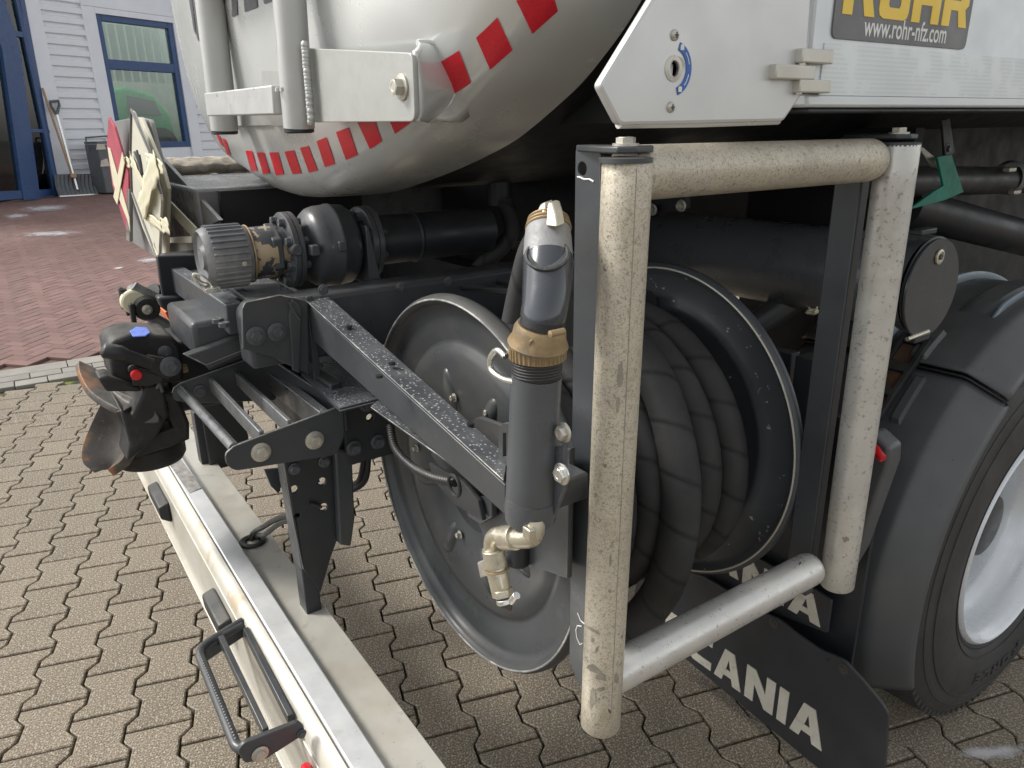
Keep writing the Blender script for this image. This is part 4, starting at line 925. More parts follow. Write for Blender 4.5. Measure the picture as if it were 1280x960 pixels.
# ---- hitch coupling on the centre line
hc = part('hitch_coupling', MB().prism([W(a, b, x=-1.76) for a, b in rnd([(x, y, 0) for x, y in [(134, 428), (140, 416), (166, 406), (214, 410), (228, 432), (232, 478), (224, 500), (205, 478), (184, 482), (182, 496), (142, 480)]], 0) for a, b in [(a, b)]] if 0 else
     [W(a, b, x=-1.76) for a, b in [(134, 436), (140, 425), (166, 417), (214, 419), (226, 432), (232, 478), (205, 480), (184, 482), (142, 480)]], (-.14, 0, 0)), 'cast', truck, .010, 3)
part('cover_top', MB().prism([W(a, b, x=-1.78) for a, b in [(138, 425), (150, 419), (166, 416), (200, 416), (212, 419), (218, 426)]], (-.11, 0, 0)), 'cast', hc, .006)
pxplate('blue_cover', 'bluep', hc, [(162, 414), (170, 409), (184, 410), (188, 416), (182, 420), (166, 421)], .003, z=1.222)
lo = pxplate('lower_frame', 'cast', hc, [(178, 494), (213, 486), (222, 500), (234, 525), (234, 545), (213, 554), (170, 566), (160, 540)], .05, x=-1.80, bevel=.008, holes=[])
bpy.data.objects.remove(lo)
lo = plate('lower_frame', 'cast', hc, [W(a, b, x=-1.79) for a, b in [(176, 494), (213, 486), (224, 500), (234, 525), (234, 545), (213, 554), (168, 568), (158, 540)]], X_, .06, [[W(a, b, x=-1.79) for a, b in [(185, 503), (205, 499), (207, 519), (213, 530), (196, 536), (189, 520)]]], .008)
part('lower_frame', MB().box((-2.05, .20, .90), (-1.98, .30, 1.02)), 'cast', hc, .01)
pd = W(187, 560, x=-1.9); part('pin_base', MB().lathe((-1.90, pd.y, pd.z-.03), Z_, [(0, 0), (0, .075), (.012, .082), (.045, .082), (.05, .075), (.05, 0)], 40), 'cast', hc)
part('drawbar_pin', MB().lathe((-1.90, pd.y, pd.z), Z_, [(0, .026), (.16, .026)], 24), 'red', hc)
# catching jaw: two flared lobes and the throat
def lobe(name, rim, root, bulge, material='rust', n=10, th=.016):
    rows = []
    R = smoothpath(rim, 5); Q = smoothpath(root, 5); m_ = min(len(R), len(Q))
    for i in range(n+1):
        t = i/n; row = []
        for j in range(m_):
            p = R[int(j*(len(R)-1)/(m_-1))].lerp(Q[int(j*(len(Q)-1)/(m_-1))], t); row.append(p+bulge*math.sin(math.pi*t))
        rows.append(row)
    return part(name, MB().grid(rows), material, hc, solid=th, smooth=70)
# upper lobe
Oq = smoothpath([W(a, b, x=x) for a, b, x in [(96, 454, -2.02), (99, 470, -1.97), (110, 490, -1.91), (126, 503, -1.85), (148, 515, -1.79), (182, 530, -1.75)]], 5)
Iq = smoothpath([W(a, b, x=x) for a, b, x in [(99, 455, -2.03), (119, 463, -2.0), (137, 478, -1.95), (152, 490, -1.88), (172, 498, -1.80), (196, 512, -1.75)]], 5)
rows = [[a.lerp(b, j/8)+Vector((.01, .015, -.012))*math.sin(math.pi*j/8)*min(1, i/8) for j in range(9)] for i, (a, b) in enumerate(zip(Oq, Iq))]
part('jaw_flare', MB().grid(rows), 'rust', hc, solid=.016, smooth=70, bevel=.004)
# lower lobe, the worn tongue
Lq = smoothpath([W(a, b, x=x) for a, b, x in [(130, 500, -1.90), (120, 520, -1.91), (111, 542, -1.92), (105, 564, -1.92), (107, 579, -1.91), (117, 590, -1.89)]], 5)
Rq = smoothpath([W(a, b, x=x) for a, b, x in [(150, 514, -1.76), (160, 532, -1.76), (166, 550, -1.76), (164, 566, -1.77), (155, 580, -1.79), (138, 591, -1.84)]], 5)
rows = [[a.lerp(b, j/10)+Vector((-.02, .05, 0))*math.sin(math.pi*j/10)*(1-.5*i/len(Lq)) for j in range(11)] for i, (a, b) in enumerate(zip(Lq, Rq))]
part('jaw_flare', MB().grid(rows), 'rust', hc, solid=.020, smooth=70, bevel=.004)
part('jaw_body', MB().prism([W(a, b, x=-1.745) for a, b in [(150, 512), (165, 520), (178, 492), (180, 484), (205, 484), (212, 520), (196, 548), (168, 572), (158, 578), (162, 555)]], (-.30, .0, 0)), 'cast', hc, .014, 3)
part('throat_plate', MB().prism([W(a, b, x=-1.74) for a, b in [(122, 472), (135, 470), (176, 484), (178, 490), (133, 490)]], (-.07, 0, 0)), 'cast', hc, .006)
hl = part('release_lever', MB().tube([W(158, 444, x=-1.715), W(190, 455, x=-1.715)], .013, 14), 'cast', hc)
part('lever_grip', MB().tube([W(127, 437, x=-1.715), W(130, 438, x=-1.715), (W(150, 441, x=-1.715)), W(158, 444, x=-1.715)], [.010, .0165, .0165, .0135], 18), 'plasticb', hl, smooth=70)
pxplate('lever_plate', 'cast', hl, [(184, 443), (212, 448), (223, 456), (222, 466), (208, 474), (186, 462)], .012, x=-1.725, bevel=.003)
bolt(hc, W(213, 458, x=-1.716), X_, .014, 'bolt', 1.6, .6); bolt(hc, W(206, 440, x=-1.755), X_, .010, 'bolt', 1.5, .6)
pxplate('trigger_plate', 'cast', hc, [(163, 466), (166, 458), (174, 460), (205, 468), (200, 478), (184, 482), (166, 481)], .02, x=-1.74, bevel=.004)
part('red_button', MB().lathe(W(170, 468, x=-1.728), X_, [(0, 0), (0, .0115), (.008, .0115), (.010, .009), (.010, 0)], 24), 'red', hc)
part('bolt_head', MB().lathe(W(166, 461, x=-1.735), X_, [(0, 0), (0, .010), (.006, .009), (.008, 0)], 18), 'cast', hc)
for k in range(4):
    c = W(224+k*5, 462+k*1.5, x=-1.93); part('rubber_bellows', MB().tube([c+Vector((.04*math.cos(t), 0, .05*math.sin(t))) for t in [i*math.pi/8 for i in range(16)]], .010, 8, closed=True), 'plasticb', hc)
part('drawbar_block', MB().box((-2.04, .27, .98), (-1.87, .50, 1.16)), 'dark', hc, .01)
part('orange_pipe', MB().tube([W(224, 462, x=-1.82), W(234, 460, x=-1.82)], .010, 10), 'brass', hc)
for a, b, c_, d_ in [(197, 472, 203, 490), (203, 470, 196, 486)]: part('spring', MB().tube([W(a, b, x=-1.74), W(c_, d_, x=-1.74)], .004, 8), 'bolt', hc)
part('indicator_rod', MB().tube([W(148, 408, x=-2.05), W(152, 416, x=-2.05)], .011, 10), 'rust', hc)

# ---- suction pipe with cap, flanges and valve, lying along the truck
px_ = lambda p: .344+.00183*(p-250)
PO = Vector((-1.65, 0, 1.385))
def pl(prof, name, material, parent, n=64, sm=40, o=PO): return part(name, MB().lathe(o, Y_, prof, n), material, parent, smooth=sm)
pu = pl([(px_(303), 0), (px_(303), .052), (px_(306), .056), (px_(331), .057), (px_(333), .050), (px_(360), .050)], 'suction_pipe', 'bare', truck)
cp = pl([(px_(252), 0), (px_(252)-.003, .022), (px_(252)+.006, .028), (px_(252)+.002, .050), (px_(250), .056), (px_(253), .0615), (px_(258), .064), (px_(298), .064), (px_(302), .060), (px_(302), 0)], 'screw_cap', 'cap', pu, sm=30)
for k in range(30):
    a = 2*math.pi*k/30; d = Vector((math.cos(a), 0, math.sin(a))); t = Vector((-math.sin(a), 0, math.cos(a))); c = PO+d*.0635
    q = [c+t*.0028, c-t*.0028, c-t*.0018+d*.0045, c+t*.0018+d*.0045]
    part('cap_rib', MB().prism([p+Y_*(px_(258)) for p in q], Y_*(px_(297)-px_(258))), 'cap', cp, .0006, 1)
part('brass_ring', MB().tube([PO+Vector((.0605*math.cos(t), px_(304), .0605*math.sin(t))) for t in [i*math.pi/24 for i in range(48)]], .0022, 8, closed=True), 'brass', pu)
bolt(pu, PO+Vector((.066, px_(289), -.010)), X_, .004, 'zinc', 1.3, .4)
# hexagon neck
hxp = [PO+Vector((.062*math.cos(math.radians(30+60*k)), px_(326), .062*math.sin(math.radians(30+60*k)))) for k in range(6)]
part('hex_neck', MB().prism(hxp, Y_*.022), 'pumpg', pu, .003)
def flange(y, r, th, nb, rb, hs_=1):
    f = pl([(y, 0), (y, r-.003), (y+.002, r), (y+th*.44, r), (y+th*.46, r-.003), (y+th*.54, r-.003), (y+th*.56, r), (y+th-.002, r), (y+th, r-.003), (y+th, 0)], 'flange', 'pumpg', pu)
    for k in range(nb):
        a = 2*math.pi*(k+.5)/nb; c = PO+Vector((rb*math.cos(a), 0, rb*math.sin(a)))
        bolt(f, c+Y_*y, -Y_, .0095, 'bolt', 1.2, 1.0); bolt(f, c+Y_*(y+th), Y_, .0085, 'bolt', 1.2, 1.0)
    return f
flange(px_(346), .083, .026, 8, .068); flange(px_(446), .083, .030, 8, .068)
vb = pl([(px_(358), .045), (px_(366), .050), (px_(372), .062), (px_(376), .078), (px_(382), .087), (px_(390), .091), (px_(404), .0925), (px_(405), .0945), (px_(408), .0945), (px_(409), .0925), (px_(424), .090), (px_(431), .080), (px_(435), .066), (px_(440), .05), (px_(450), .048)], 'valve_body', 'pumpg', pu, sm=60)
for a, b, r_ in [(372, 313, .0125), (446, 307, .0135)]:
    part('round_boss', MB().lathe(W(a, b, x=-1.565), X_, [(-.03, r_), (0, r_), (.002, r_*.8), (.002, 0)], 20), 'pumpg', vb)
for a, b in [(394, 313), (428, 308)]: part('square_boss', MB().box(W(a, b, x=-1.552)-Vector((.02, .009, .011)), W(a, b, x=-1.552)+Vector((.006, .009, .011))), 'pumpg', vb, .002)
pl([(px_(452), .058), (px_(640), .058), (px_(640), .02)], 'pipe_run', 'dark', pu)
pl([(px_(520), .0585), (px_(523), .062), (px_(526), .0585)], 'weld_ring', 'dark', pu)
part('pipe_bracket', MB().prism([W(a, b, x=-1.57) for a, b in [(457, 282), (461, 283), (477, 352), (470, 358), (462, 356)]], (-.16, 0, 0)), 'grey', pu, .002)
wr = part('wire_loop', MB().tube(smoothpath([W(262, 360, x=-1.60), W(250, 356, x=-1.59), W(242, 347, x=-1.59), W(243, 342, x=-1.59), W(255, 346, x=-1.59), W(266, 358, x=-1.60)], 6), .0024, 8), 'chrome', pu)
part('wire_loop', MB().tube(smoothpath([W(266, 356, x=-1.60), W(252, 352, x=-1.6), W(244, 345, x=-1.6), W(250, 343, x=-1.6), W(262, 352, x=-1.60)], 6), .0018, 8), 'brass', pu)
part('cap_tab', MB().box(W(262, 362, x=-1.60)-Vector((.003, .012, .004)), W(262, 362, x=-1.60)+Vector((.02, .018, .006))), 'chrome', pu, .001)

# ---- hazard placards and their carrier, left of the suction pipe
PY = .40
plc = pxplate('placard_back', 'greypl', truck, [(143, 152), (174, 146), (190, 150), (206, 214), (208, 230), (206, 316), (200, 323), (163, 300), (150, 200)], .012, y=PY+.05, r=.02)
pxplate('placard_edge', 'placard', plc, [(174, 147), (178, 147), (206, 214), (212, 236), (210, 316), (205, 320), (205, 232), (190, 185)], .010, y=PY+.03, r=.004)
r1_ = pxplate('red_placard', 'redplac', plc, [(137, 146), (144, 158), (162, 218), (163, 295), (160, 290), (142, 232), (135, 180)], .008, y=PY, r=.008)
pxplate('white_cross', 'tape', r1_, [(135, 184), (138, 186), (162, 272), (163, 290), (160, 276), (142, 230)], .003, y=PY-.006)
pxplate('white_cross', 'tape', r1_, [(153, 190), (156, 204), (147, 256), (142, 246)], .003, y=PY-.009)
pxplate('placard_rim', 'greypl', r1_, [(161, 236), (164, 236), (164, 302), (160, 300)], .012, y=PY+.002)
r2_ = pxplate('cream_placard', 'placard', plc, [(164, 137), (168, 140), (187, 190), (201, 240), (203, 250), (200, 318), (196, 322), (180, 285), (165, 240), (163, 190)], .008, y=PY-.01, r=.006)
for q in ([(164, 137), (163, 190), (165, 240), (196, 322)], [(164, 137), (187, 190), (201, 242)]):
    part('placard_trim', MB().tube([W(a, b, y=PY-.016) for a, b in q], .0035, 8), 'sign', r2_)
for q in ([(168, 190), (172, 200), (177, 218)], [(171, 188), (174, 200), (177, 218)], [(174, 193), (176, 204), (178, 218)]):
    part('printed_stroke', MB().tube([W(a, b, y=PY-.0165) for a, b in q], .0035, 6), 'dletter', r2_)
def ribbon(q, w, dy=0, seed=0):
    random.seed(seed); rows = []
    c = smoothpath([W(a, b, y=PY-.022+dy) for a, b in q], 6)
    for i, p in enumerate(c):
        d = (c[min(i+1, len(c)-1)]-c[max(i-1, 0)]).normalized(); s_ = d.cross(Y_).normalized(); wv_ = w*(1+.15*math.sin(i*1.3+seed))
        rows.append([p+s_*wv_*(j/6-.5)*2+Y_*(-.0015*math.sin(j*2.1+i*.7+seed)) for j in range(7)])
    return part('tape_strip', MB().grid(rows), 'tape', r2_, solid=.001, smooth=60)
ribbon([(163, 198), (170, 214), (178, 230), (182, 240)], .022, 0, 1); ribbon([(196, 206), (188, 222), (180, 250), (176, 264)], .034, -.008, 2)
ribbon([(183, 198), (195, 204), (204, 212)], .016, -.004, 3); ribbon([(156, 202), (163, 204)], .016, .02, 4); ribbon([(178, 266), (190, 275), (202, 284)], .014, -.0, 5)
ribbon([(202, 282), (208, 282), (211, 284)], .02, 0, 6); ribbon([(192, 305), (196, 318), (200, 326)], .008, -.006, 7)
# carrier: sloping plate, triangular light strips, black channel
ca = pxplate('carrier_plate', 'greypl', plc, [(196, 197), (203, 196), (277, 275), (258, 285), (205, 225)], .012, y=.52, bevel=.002)
pxplate('carrier_strip', 'placard', plc, [(212, 250), (246, 285), (246, 294), (241, 296), (210, 262)], .006, y=.48)
pxplate('carrier_strip', 'placard', plc, [(208, 297), (246, 295), (246, 303), (212, 303)], .03, y=.47)
pxplate('carrier_web', 'greypl', plc, [(206, 225), (262, 285), (248, 320), (206, 320)], .010, y=.55)
pxplate('carrier_base', 'greypl', plc, [(205, 303), (250, 303), (252, 318), (206, 320)], .02, y=.50)
uc = part('lamp_channel', MB().prism([W(a, b, x=-2.10) for a, b in [(196, 320), (262, 318), (285, 350), (268, 374), (240, 372), (214, 376), (206, 384), (200, 350)]], (-.02, 0, 0)), 'black', ch, .004)
part('lamp_channel', MB().prism([W(a, b, x=-2.08) for a, b in [(197, 372), (262, 366), (270, 372), (262, 380), (212, 392), (202, 384)]], (-.05, 0, 0)), 'dark', ch, .006)
pxplate('lamp_bracket', 'black', ch, [(215, 392), (255, 380), (262, 420), (224, 430)], .01, x=-2.05, holes=[(235, 386+0, .012)])
part('spigot', MB().lathe(W(253, 390, x=-2.0), Z_, [(-.03, 0), (-.03, .022), (.02, .022), (.024, .018), (.024, 0)], 24), 'grey', ch)
part('orange_housing', MB().prism([W(a, b, x=-2.45) for a, b in [(206, 390), (217, 388), (218, 402), (212, 402)]], (-.12, 0, 0)), 'orange', ch, .004)
# connector cluster on the far side
cn = part('connector_bracket', MB().prism([W(a, b, x=-2.40) for a, b in [(160, 362), (168, 357), (192, 363), (196, 370), (199, 395), (212, 402), (222, 412), (224, 428), (206, 426), (188, 408), (182, 392), (172, 400)]], (-.05, 0, 0)), 'cap', truck, .01, 3)
for k, (a, b) in enumerate([(152, 372), (158, 380), (165, 392)]):
    part('connector_plug', MB().prism([W(a-4, b-12, x=-2.40+k*.03), W(a+3, b-12, x=-2.40+k*.03), W(a+7, b+14, x=-2.40+k*.03), W(a+1, b+16, x=-2.40+k*.03)], (-.022, 0, 0)), 'plasticb', cn, .004)
for k in range(4): part('socket_rib', MB().tube([W(150+k*2, 364+k*7, x=-2.395), W(158+k*2, 363+k*7, x=-2.395)], .006, 8), 'cast', cn)
part('plug_cover', MB().lathe(W(168, 378, x=-2.37), X_, [(-.03, 0), (-.03, .035), (.0, .035), (.004, .03), (.004, 0)], 28), 'tape', cn)
part('plug_cap', MB().lathe(W(184, 386, x=-2.35), X_, [(-.03, 0), (-.03, .036), (.0, .036), (.006, .03), (.006, 0)], 28), 'cast', cn)
bolt(cn, W(184, 387, x=-2.342), X_, .011, 'zinc', 1.3, .6)
part('plug_lever', MB().tube([W(167, 357, x=-2.38), W(175, 362, x=-2.38), W(196, 372, x=-2.38)], .014, 10), 'cap', cn)
part('cable', MB().tube(smoothpath([W(190, 366, x=-2.40), W(205, 372, x=-2.42), W(216, 380, x=-2.45)], 6), .03, 12), 'black', cn)

# ---- cabinet deck behind the placards with its mat
dk = part('rear_deck', MB().prism([W(a, b, z=1.475) for a, b in [(205, 234), (300, 231), (462, 240), (462, 215), (300, 203), (196, 204)]], (0, 0, -.004)), 'greyw', truck, .001)
bpy.data.objects.remove(dk)
DKX = -2.62
d1 = Vector((0, 0, 1.482))
dk = part('rear_deck', MB().prism([(-3.15, .50, d1.z), (-2.35, .50, d1.z), (-2.35, 1.6, d1.z), (-3.15, 1.6, d1.z)], (0, 0, -.30)), 'deck', truck, .012, 3)
mt = MB(); gx, gy = 16, 60
rows = [[Vector((-3.30+.16*i/gx, .45+1.1*j/gy, d1.z+.012+.028*math.sin(math.pi*i/gx)**.6+.0035*math.sin(j*1.5+i*.9)+.003*math.sin(i*2.2-j*.8))) for j in range(gy+1)] for i in range(gx+1)]
part('mat_roll', MB().grid(rows), 'rope', dk, solid=.04, smooth=60)
part('deck_front', MB().box((-2.33, .56, 1.20), (-2.30, 1.0, 1.474)), 'black', dk)

# ---- dispensing nozzle parked in its holder: the nozzle is a thing, the holder a truck part
NY = .50
def ny(b): return NY+max(0, (402-b))*.00042
def nz(a, b, y=None): return W(a, b, y=ny(b) if y is None else y)
def ring_(c, ax, R, r, n=40):
    ax = ax.normalized(); u = ax.cross(X_).normalized(); w = ax.cross(u)
    return MB().tube([c+(u*math.cos(2*math.pi*i/n)+w*math.sin(2*math.pi*i/n))*R for i in range(n)], r, 8, closed=True)
hd = part('nozzle_holder', MB().tube([nz(671, 468), nz(669, 500), nz(667, 560), nz(664, 628), nz(663, 646), nz(663, 650)], [.0305, .031, .0325, .0335, .032, .027], 40), 'holder', truck, smooth=50)
part('holder_collar', MB().tube([nz(665, 618), nz(663.5, 634), nz(663, 648)], [.0335, .0350, .033], 40), 'holder', hd, smooth=50)
pxplate('holder_bracket', 'holder', hd, [(690, 560), (708, 555), (708, 610), (690, 655), (680, 640)], .006, y=.515, bevel=.002)
plate('holder_flange', 'grey', hd, rnd([W(a, b, y=.512) for a, b in [(625, 535), (630, 528), (640, 528), (640, 600), (627, 615), (625, 600)]], .006), Y_, .006, [[W(a, b, y=.512) for a, b in [(631, 541), (635, 541), (635, 570), (631, 570)]]], .0012)
part('holder_arm', MB().box((-.745, .545, 1.15), (-.690, .60, 1.19)), 'grey', hd, .004)
bolt(hd, W(703, 592, y=.505), -Y_, .010, 'chrome', 1.4, .5); bolt(hd, W(706, 540, y=.515), -Y_, .009, 'zinc', 1.4, .8)
no = thing('fuel_nozzle', 'glossy dark nozzle with gold locking collar and grey lever tip standing in its holder tube', 'nozzle', tuple(nz(670, 466)))
part('threaded_collar', MB().tube([nz(672, 445), nz(671, 468)], .0295, 40), 'plasticb', no)
for k in range(6):
    c = nz(671.8-k*.2, 448+k*3.6); part('thread', MB().tube([c+Vector((.0295*math.cos(t), .0295*math.sin(t), 0)) for t in [i*math.pi/20 for i in range(40)]], .0012, 6, closed=True), 'plasticb', no)
lk = part('locking_collar', MB().tube([nz(676, 405), nz(675, 411), nz(674, 420), nz(672.5, 429), nz(672.5, 431), nz(672, 447), nz(672, 449)], [.027, .031, .032, .0365, .0335, .0325, .030], 48), 'brass', no, smooth=30)
for k in range(34):
    a = 2*math.pi*k/34; c0_ = nz(672.2, 433); c1_ = nz(672, 447); d = Vector((math.cos(a), math.sin(a), 0))*.0328
    part('collar_rib', MB().tube([c0_+d, c1_+d], .0016, 6), 'brass', lk)
part('collar_lug', MB().prism([nz(630, 440, .478), nz(648, 420, .478), nz(664, 424, .472), nz(660, 440, .472), nz(640, 450, .478)], (0, .014, 0)), 'brass', lk, .004, 3)
part('collar_lug', MB().lathe(nz(695, 416, .468), -Y_, [(-.01, .004), (.008, .0038), (.009, 0)], 12), 'brass', lk)
part('collar_ring', MB().tube(smoothpath([nz(632, 446, .475), nz(622, 438, .475), nz(613, 448, .475), nz(614, 462, .475), nz(628, 473, .475), nz(646, 478, .475)], 6), .0042, 12), 'chrome', lk)
body = part('body', MB().tube([nz(685, 318), nz(685, 326), nz(684.5, 345), nz(683, 365), nz(681, 383), nz(679, 395), nz(678, 402), nz(677, 408)], [.0290, .0305, .0295, .0285, .0272, .0268, .0255, .023], 40), 'gloss', no, smooth=60)
part('neck_ring', MB().tube([nz(679, 398), nz(677, 408)], [.026, .0265], 32), 'plasticb', no)

cpn = part('spout_guard', MB().tube([nz(685, 283), nz(685, 288), nz(685, 300), nz(685, 322)], [.0245, .0272, .0285, .0298], 40), 'frost', no, smooth=50)
lc = W(684, 318, y=ny(318)-.017); ld = Vector((.40, -.38, .83)); part('indicator_disc', MB().lathe(lc, ld, [(-.012, .018), (-.002, .0262), (.001, .0265), (.002, .024), (.0, .022), (.0, 0)], 32), 'lens', no)
gr = MB()
for k in range(3): 
    c = nz(685.5, 276+k*4.5); q_ = ring_(c, nz(685, 260)-nz(685, 300), .0238+k*.0012, .0022); gr.add([Vector(v) for v in q_.v], q_.f)
part('gold_ring', gr, 'brass', no)
yt = ny(265)-.018
for sgn_ in (-1, 1):
    part('lever_prong', MB().prism([nz(680+sgn_*1.6, 283, yt-.012), nz(680+sgn_*15, 284, yt-.012), nz(681+sgn_*12, 268, yt-.004), nz(682+sgn_*7, 255, yt), nz(682+sgn_*1.6, 253, yt)], (0, .014, .003)), 'nickel', no, .0025, 3)
# nickel elbow and drain valve beneath the holder
el = part('drain_elbow', MB().tube(smoothpath([nz(668, 650, .49), nz(668, 662, .488), nz(664, 671, .484), nz(652, 673, .48), nz(640, 672, .478)], 5), [.0135]*21, 24), 'nickel', truck, smooth=50)
part('hex_flat', MB().box(nz(659, 667, .472)-Vector((.008, .002, .008)), nz(659, 667, .472)+Vector((.008, .008, .008))), 'nickel', el, .0015)
part('nut', MB().tube([nz(645, 672, .478), nz(630, 672, .476)], .0168, 28), 'nickel', el, .0012)
part('elbow', MB().tube(smoothpath([nz(632, 672, .476), nz(622, 669, .475), nz(616, 674, .474), nz(615, 684, .474), nz(616, 690, .474)], 5), .0118, 22), 'nickel', el, smooth=50)
part('collar', MB().tube([nz(616.5, 687, .474), nz(620, 708, .474)], .0158, 26), 'nickel', el, .001)
part('valve', MB().tube([nz(619, 706, .474), nz(624.5, 728, .474), nz(626.5, 740, .474)], [.0148, .0145, .0135], 24), 'nickel', el, .001)
part('hex_nut', MB().tube([nz(627, 736, .474), nz(629, 745, .474)], .0152, 6), 'nickel', el, .001)
part('rusty_tail', MB().tube([nz(629, 744, .474), nz(633, 755, .474), nz(638, 762, .474)], [.0115, .0105, .003], 18), 'rust', el)
part('hose_clamp', MB().tube([nz(630.5, 748, .474), nz(632, 754, .474)], .0122, 20), 'chrome', el, .0008)
part('clamp_screw', MB().tube([nz(640, 752, .468), nz(646, 744, .468)], .0055, 12), 'chrome', el, .0008)
part('wire', MB().tube([nz(621, 711, .474)+Vector((.0168*math.cos(t), .0168*math.sin(t), .003*math.cos(t))) for t in [i*math.pi/14 for i in range(28)]], .0013, 6, closed=True), 'brass', el)
part('handle', MB().prism([nz(596, 703, .466), nz(606, 699, .466), nz(611, 712, .466), nz(612, 719, .466), nz(600, 723, .466)], (0, .014, 0)), 'zinc', el, .002)
# corrugated conduit under the arm
cv = smoothpath([W(488, 532, y=.56), W(494, 560, y=.55), W(515, 583, y=.545), W(542, 597, y=.54), W(570, 603, y=.54)], 14)
cd_ = MB(); L = len(cv); fine = []
for i in range(L-1):
    for k in range(3): fine.append(cv[i].lerp(cv[i+1], k/3))
cd_.tube(fine, [.0082 if k % 4 < 2 else .0066 for k in range(len(fine))], 14)
part('corrugated_conduit', cd_, 'plasticb', arm, smooth=60)
part('conduit_clip', MB().tube([W(568, 607, y=.53)+Vector((.018*math.cos(t), 0, .018*math.sin(t))) for t in [i*math.pi/14 for i in range(28)]], .003, 8, closed=True), 'plasticb', arm)
pxplate('arm_foot', 'reel', arm, [(538, 578), (580, 600), (600, 625), (606, 650), (570, 630), (545, 600)], .01, y=.60, bevel=.003)

# ---- hose storage tube across the truck with its lid
TB0 = Vector((-.765, 1.58, 1.308))
tbx = part('storage_tube', MB().lathe(TB0, -X_, [(0, .098), (.02, .098), (.022, .094), (.085, .094), (.095, .1), (.135, .1), (.14, .1025), (.15, .1), (2.4, .1)], 64), 'holder', truck, smooth=40)
part('tube_mouth', MB().lathe(TB0+X_*.001, -X_, [(0, .098), (0, .0), (.001, 0)], 48), 'black', tbx)
lidm = part('tube_lid', MB().lathe(TB0+X_*.014+Vector((0, 0, -.004)), X_, [(0, 0), (0, .104), (.004, .104), (.0055, .1025), (.006, 0)], 64), 'reel', tbx, smooth=30)
part('lid_rim', MB().lathe(TB0+X_*.008, X_, [(-.003, .1), (.002, .104), (.004, .1)], 64), 'dark', tbx)
lk_ = W(1174, 321, x=-.744); part('lock', MB().lathe(lk_, X_, [(0, .016), (.003, .0155), (.004, .011), (.002, .0095), (.002, 0)], 28), 'nickel', lidm); part('lock_core', MB().lathe(lk_+X_*.003, X_, [(0, .0065), (.003, .006), (.003, 0)], 6), 'bolt', lidm)
part('hinge', MB().box(W(1147, 421, x=-.755)-Vector((.012, .032, .008)), W(1147, 421, x=-.755)+Vector((.012, .030, .008))), 'dark', tbx, .003)
part('hinge_pin', MB().tube([W(1134, 424, x=-.745), W(1160, 414, x=-.745)], .0045, 10), 'nickel', tbx)
part('lid_tab', MB().box(W(1152, 290, x=-.76)-Vector((.01, .03, .004)), W(1152, 290, x=-.76)+Vector((.016, .03, .008))), 'dark', tbx, .003)
# brackets and things around it
part('diagonal_tube', MB().tube([W(912, 426, y=1.46), W(1012, 362, y=1.60)], .032, 28), 'grey', ch)

for a, b in [(816, 262), (852, 257)]: bolt(ch, W(a, b, y=1.40), -Y_, .011, 'zinc', 1.4, .7)
part('tube_saddle', MB().prism([W(a, b, y=1.42) for a, b in [(812, 225), (858, 225), (857, 262), (812, 268)]], (0, .02, 0)), 'dark', ch, .004)
hb = MB().prism([W(994, 445, y=1.335), W(1029, 452, y=1.335), W(1029, 452, y=1.335)-Z_*.21, W(994, 445, y=1.335)-Z_*.21], (0, .05, 0))
bx_ = part('hollow_post', hb, 'grey', ch, .002); part('post_mouth', MB().prism([W(998, 445, y=1.337)+Z_*.001, W(1026, 450, y=1.337)+Z_*.001, W(1026, 450, y=1.38)+Z_*.001-Vector((0, 0, 0)), W(998, 445, y=1.38)+Z_*.001], (0, 0, .001)), 'black', bx_) if 0 else None
part('hollow_post', MB().prism([W(962, 437, y=1.36), W(990, 442, y=1.36), W(990, 442, y=1.36)-Z_*.2, W(962, 437, y=1.36)-Z_*.2], (0, .03, 0)), 'grey', ch, .002)
part('brass_union', MB().tube([W(1027, 420, y=1.42), W(1030, 445, y=1.42)], .012, 14), 'nickel', ch)
part('white_rag', MB().grid([[W(1008+i*2.5, 386+j*2-((i-3)**2)*.4, y=1.44)+Y_*.006*math.sin(i*1.7+j) for j in range(5)] for i in range(7)]), 'tape', ch, solid=.002)
# walls and shelf added under the body to close off the light
ub = part('light_block_wall', MB().box((-1.45, 1.86, .45), (-.98, 1.9, 1.62)), 'void', ch)
part('light_block_wall', MB().box((-1.20, 1.9, .95), (-1.16, 6.5, 1.66)), 'void', ch)
part('light_block_wall', MB().box((-1.46, 1.2, 1.50), (-.70, 6.5, 1.53)), 'black', ch) if 0 else None
part('light_block_shelf', MB().box((-1.2, 2.0, 1.672), (XS-.03, 6.5, 1.69)), 'black', ch)
lw = plate('side_panel', 'panel', truck, rnd([(-3.15, .80, 1.655), (-3.15, 6.5, 1.655), (-3.15, 6.5, 2.6), (-3.15, .72, 2.6), (-3.15, .745, 1.70)], [.03, 0, 0, 0, .03]), X_, .02, [], .003)
for z_ in (1.70, 1.86): part('hinge_leaf', MB().box((-3.14, .745, z_-.03), (-3.12, .80, z_+.03)), 'brass', lw, .004)
part('panel_stay', MB().box((-1.1, .86, 1.64), (-.70, .875, 1.72)), 'black', ch)
for y in (1.3, 2.2, 3.2): part('tank_saddle', MB().box((-2.3, y, 1.31), (-1.48, y+.05, 1.52)), 'black', ch)
dp = W(625, 250, y=1.12); part('tank_drain', MB().lathe((dp.x, 1.12, dp.z-.012), Z_, [(0, 0), (0, .031), (.10, .031)], 24), 'dark', ch)
part('drain_hose', MB().tube(smoothpath([Vector((dp.x+.02, 1.12, dp.z)), W(640, 285, y=1.12), W(628, 308, y=1.10), W(606, 328, y=1.06), W(590, 345, y=1.04)], 8), .021, 18), 'rubber', ch)
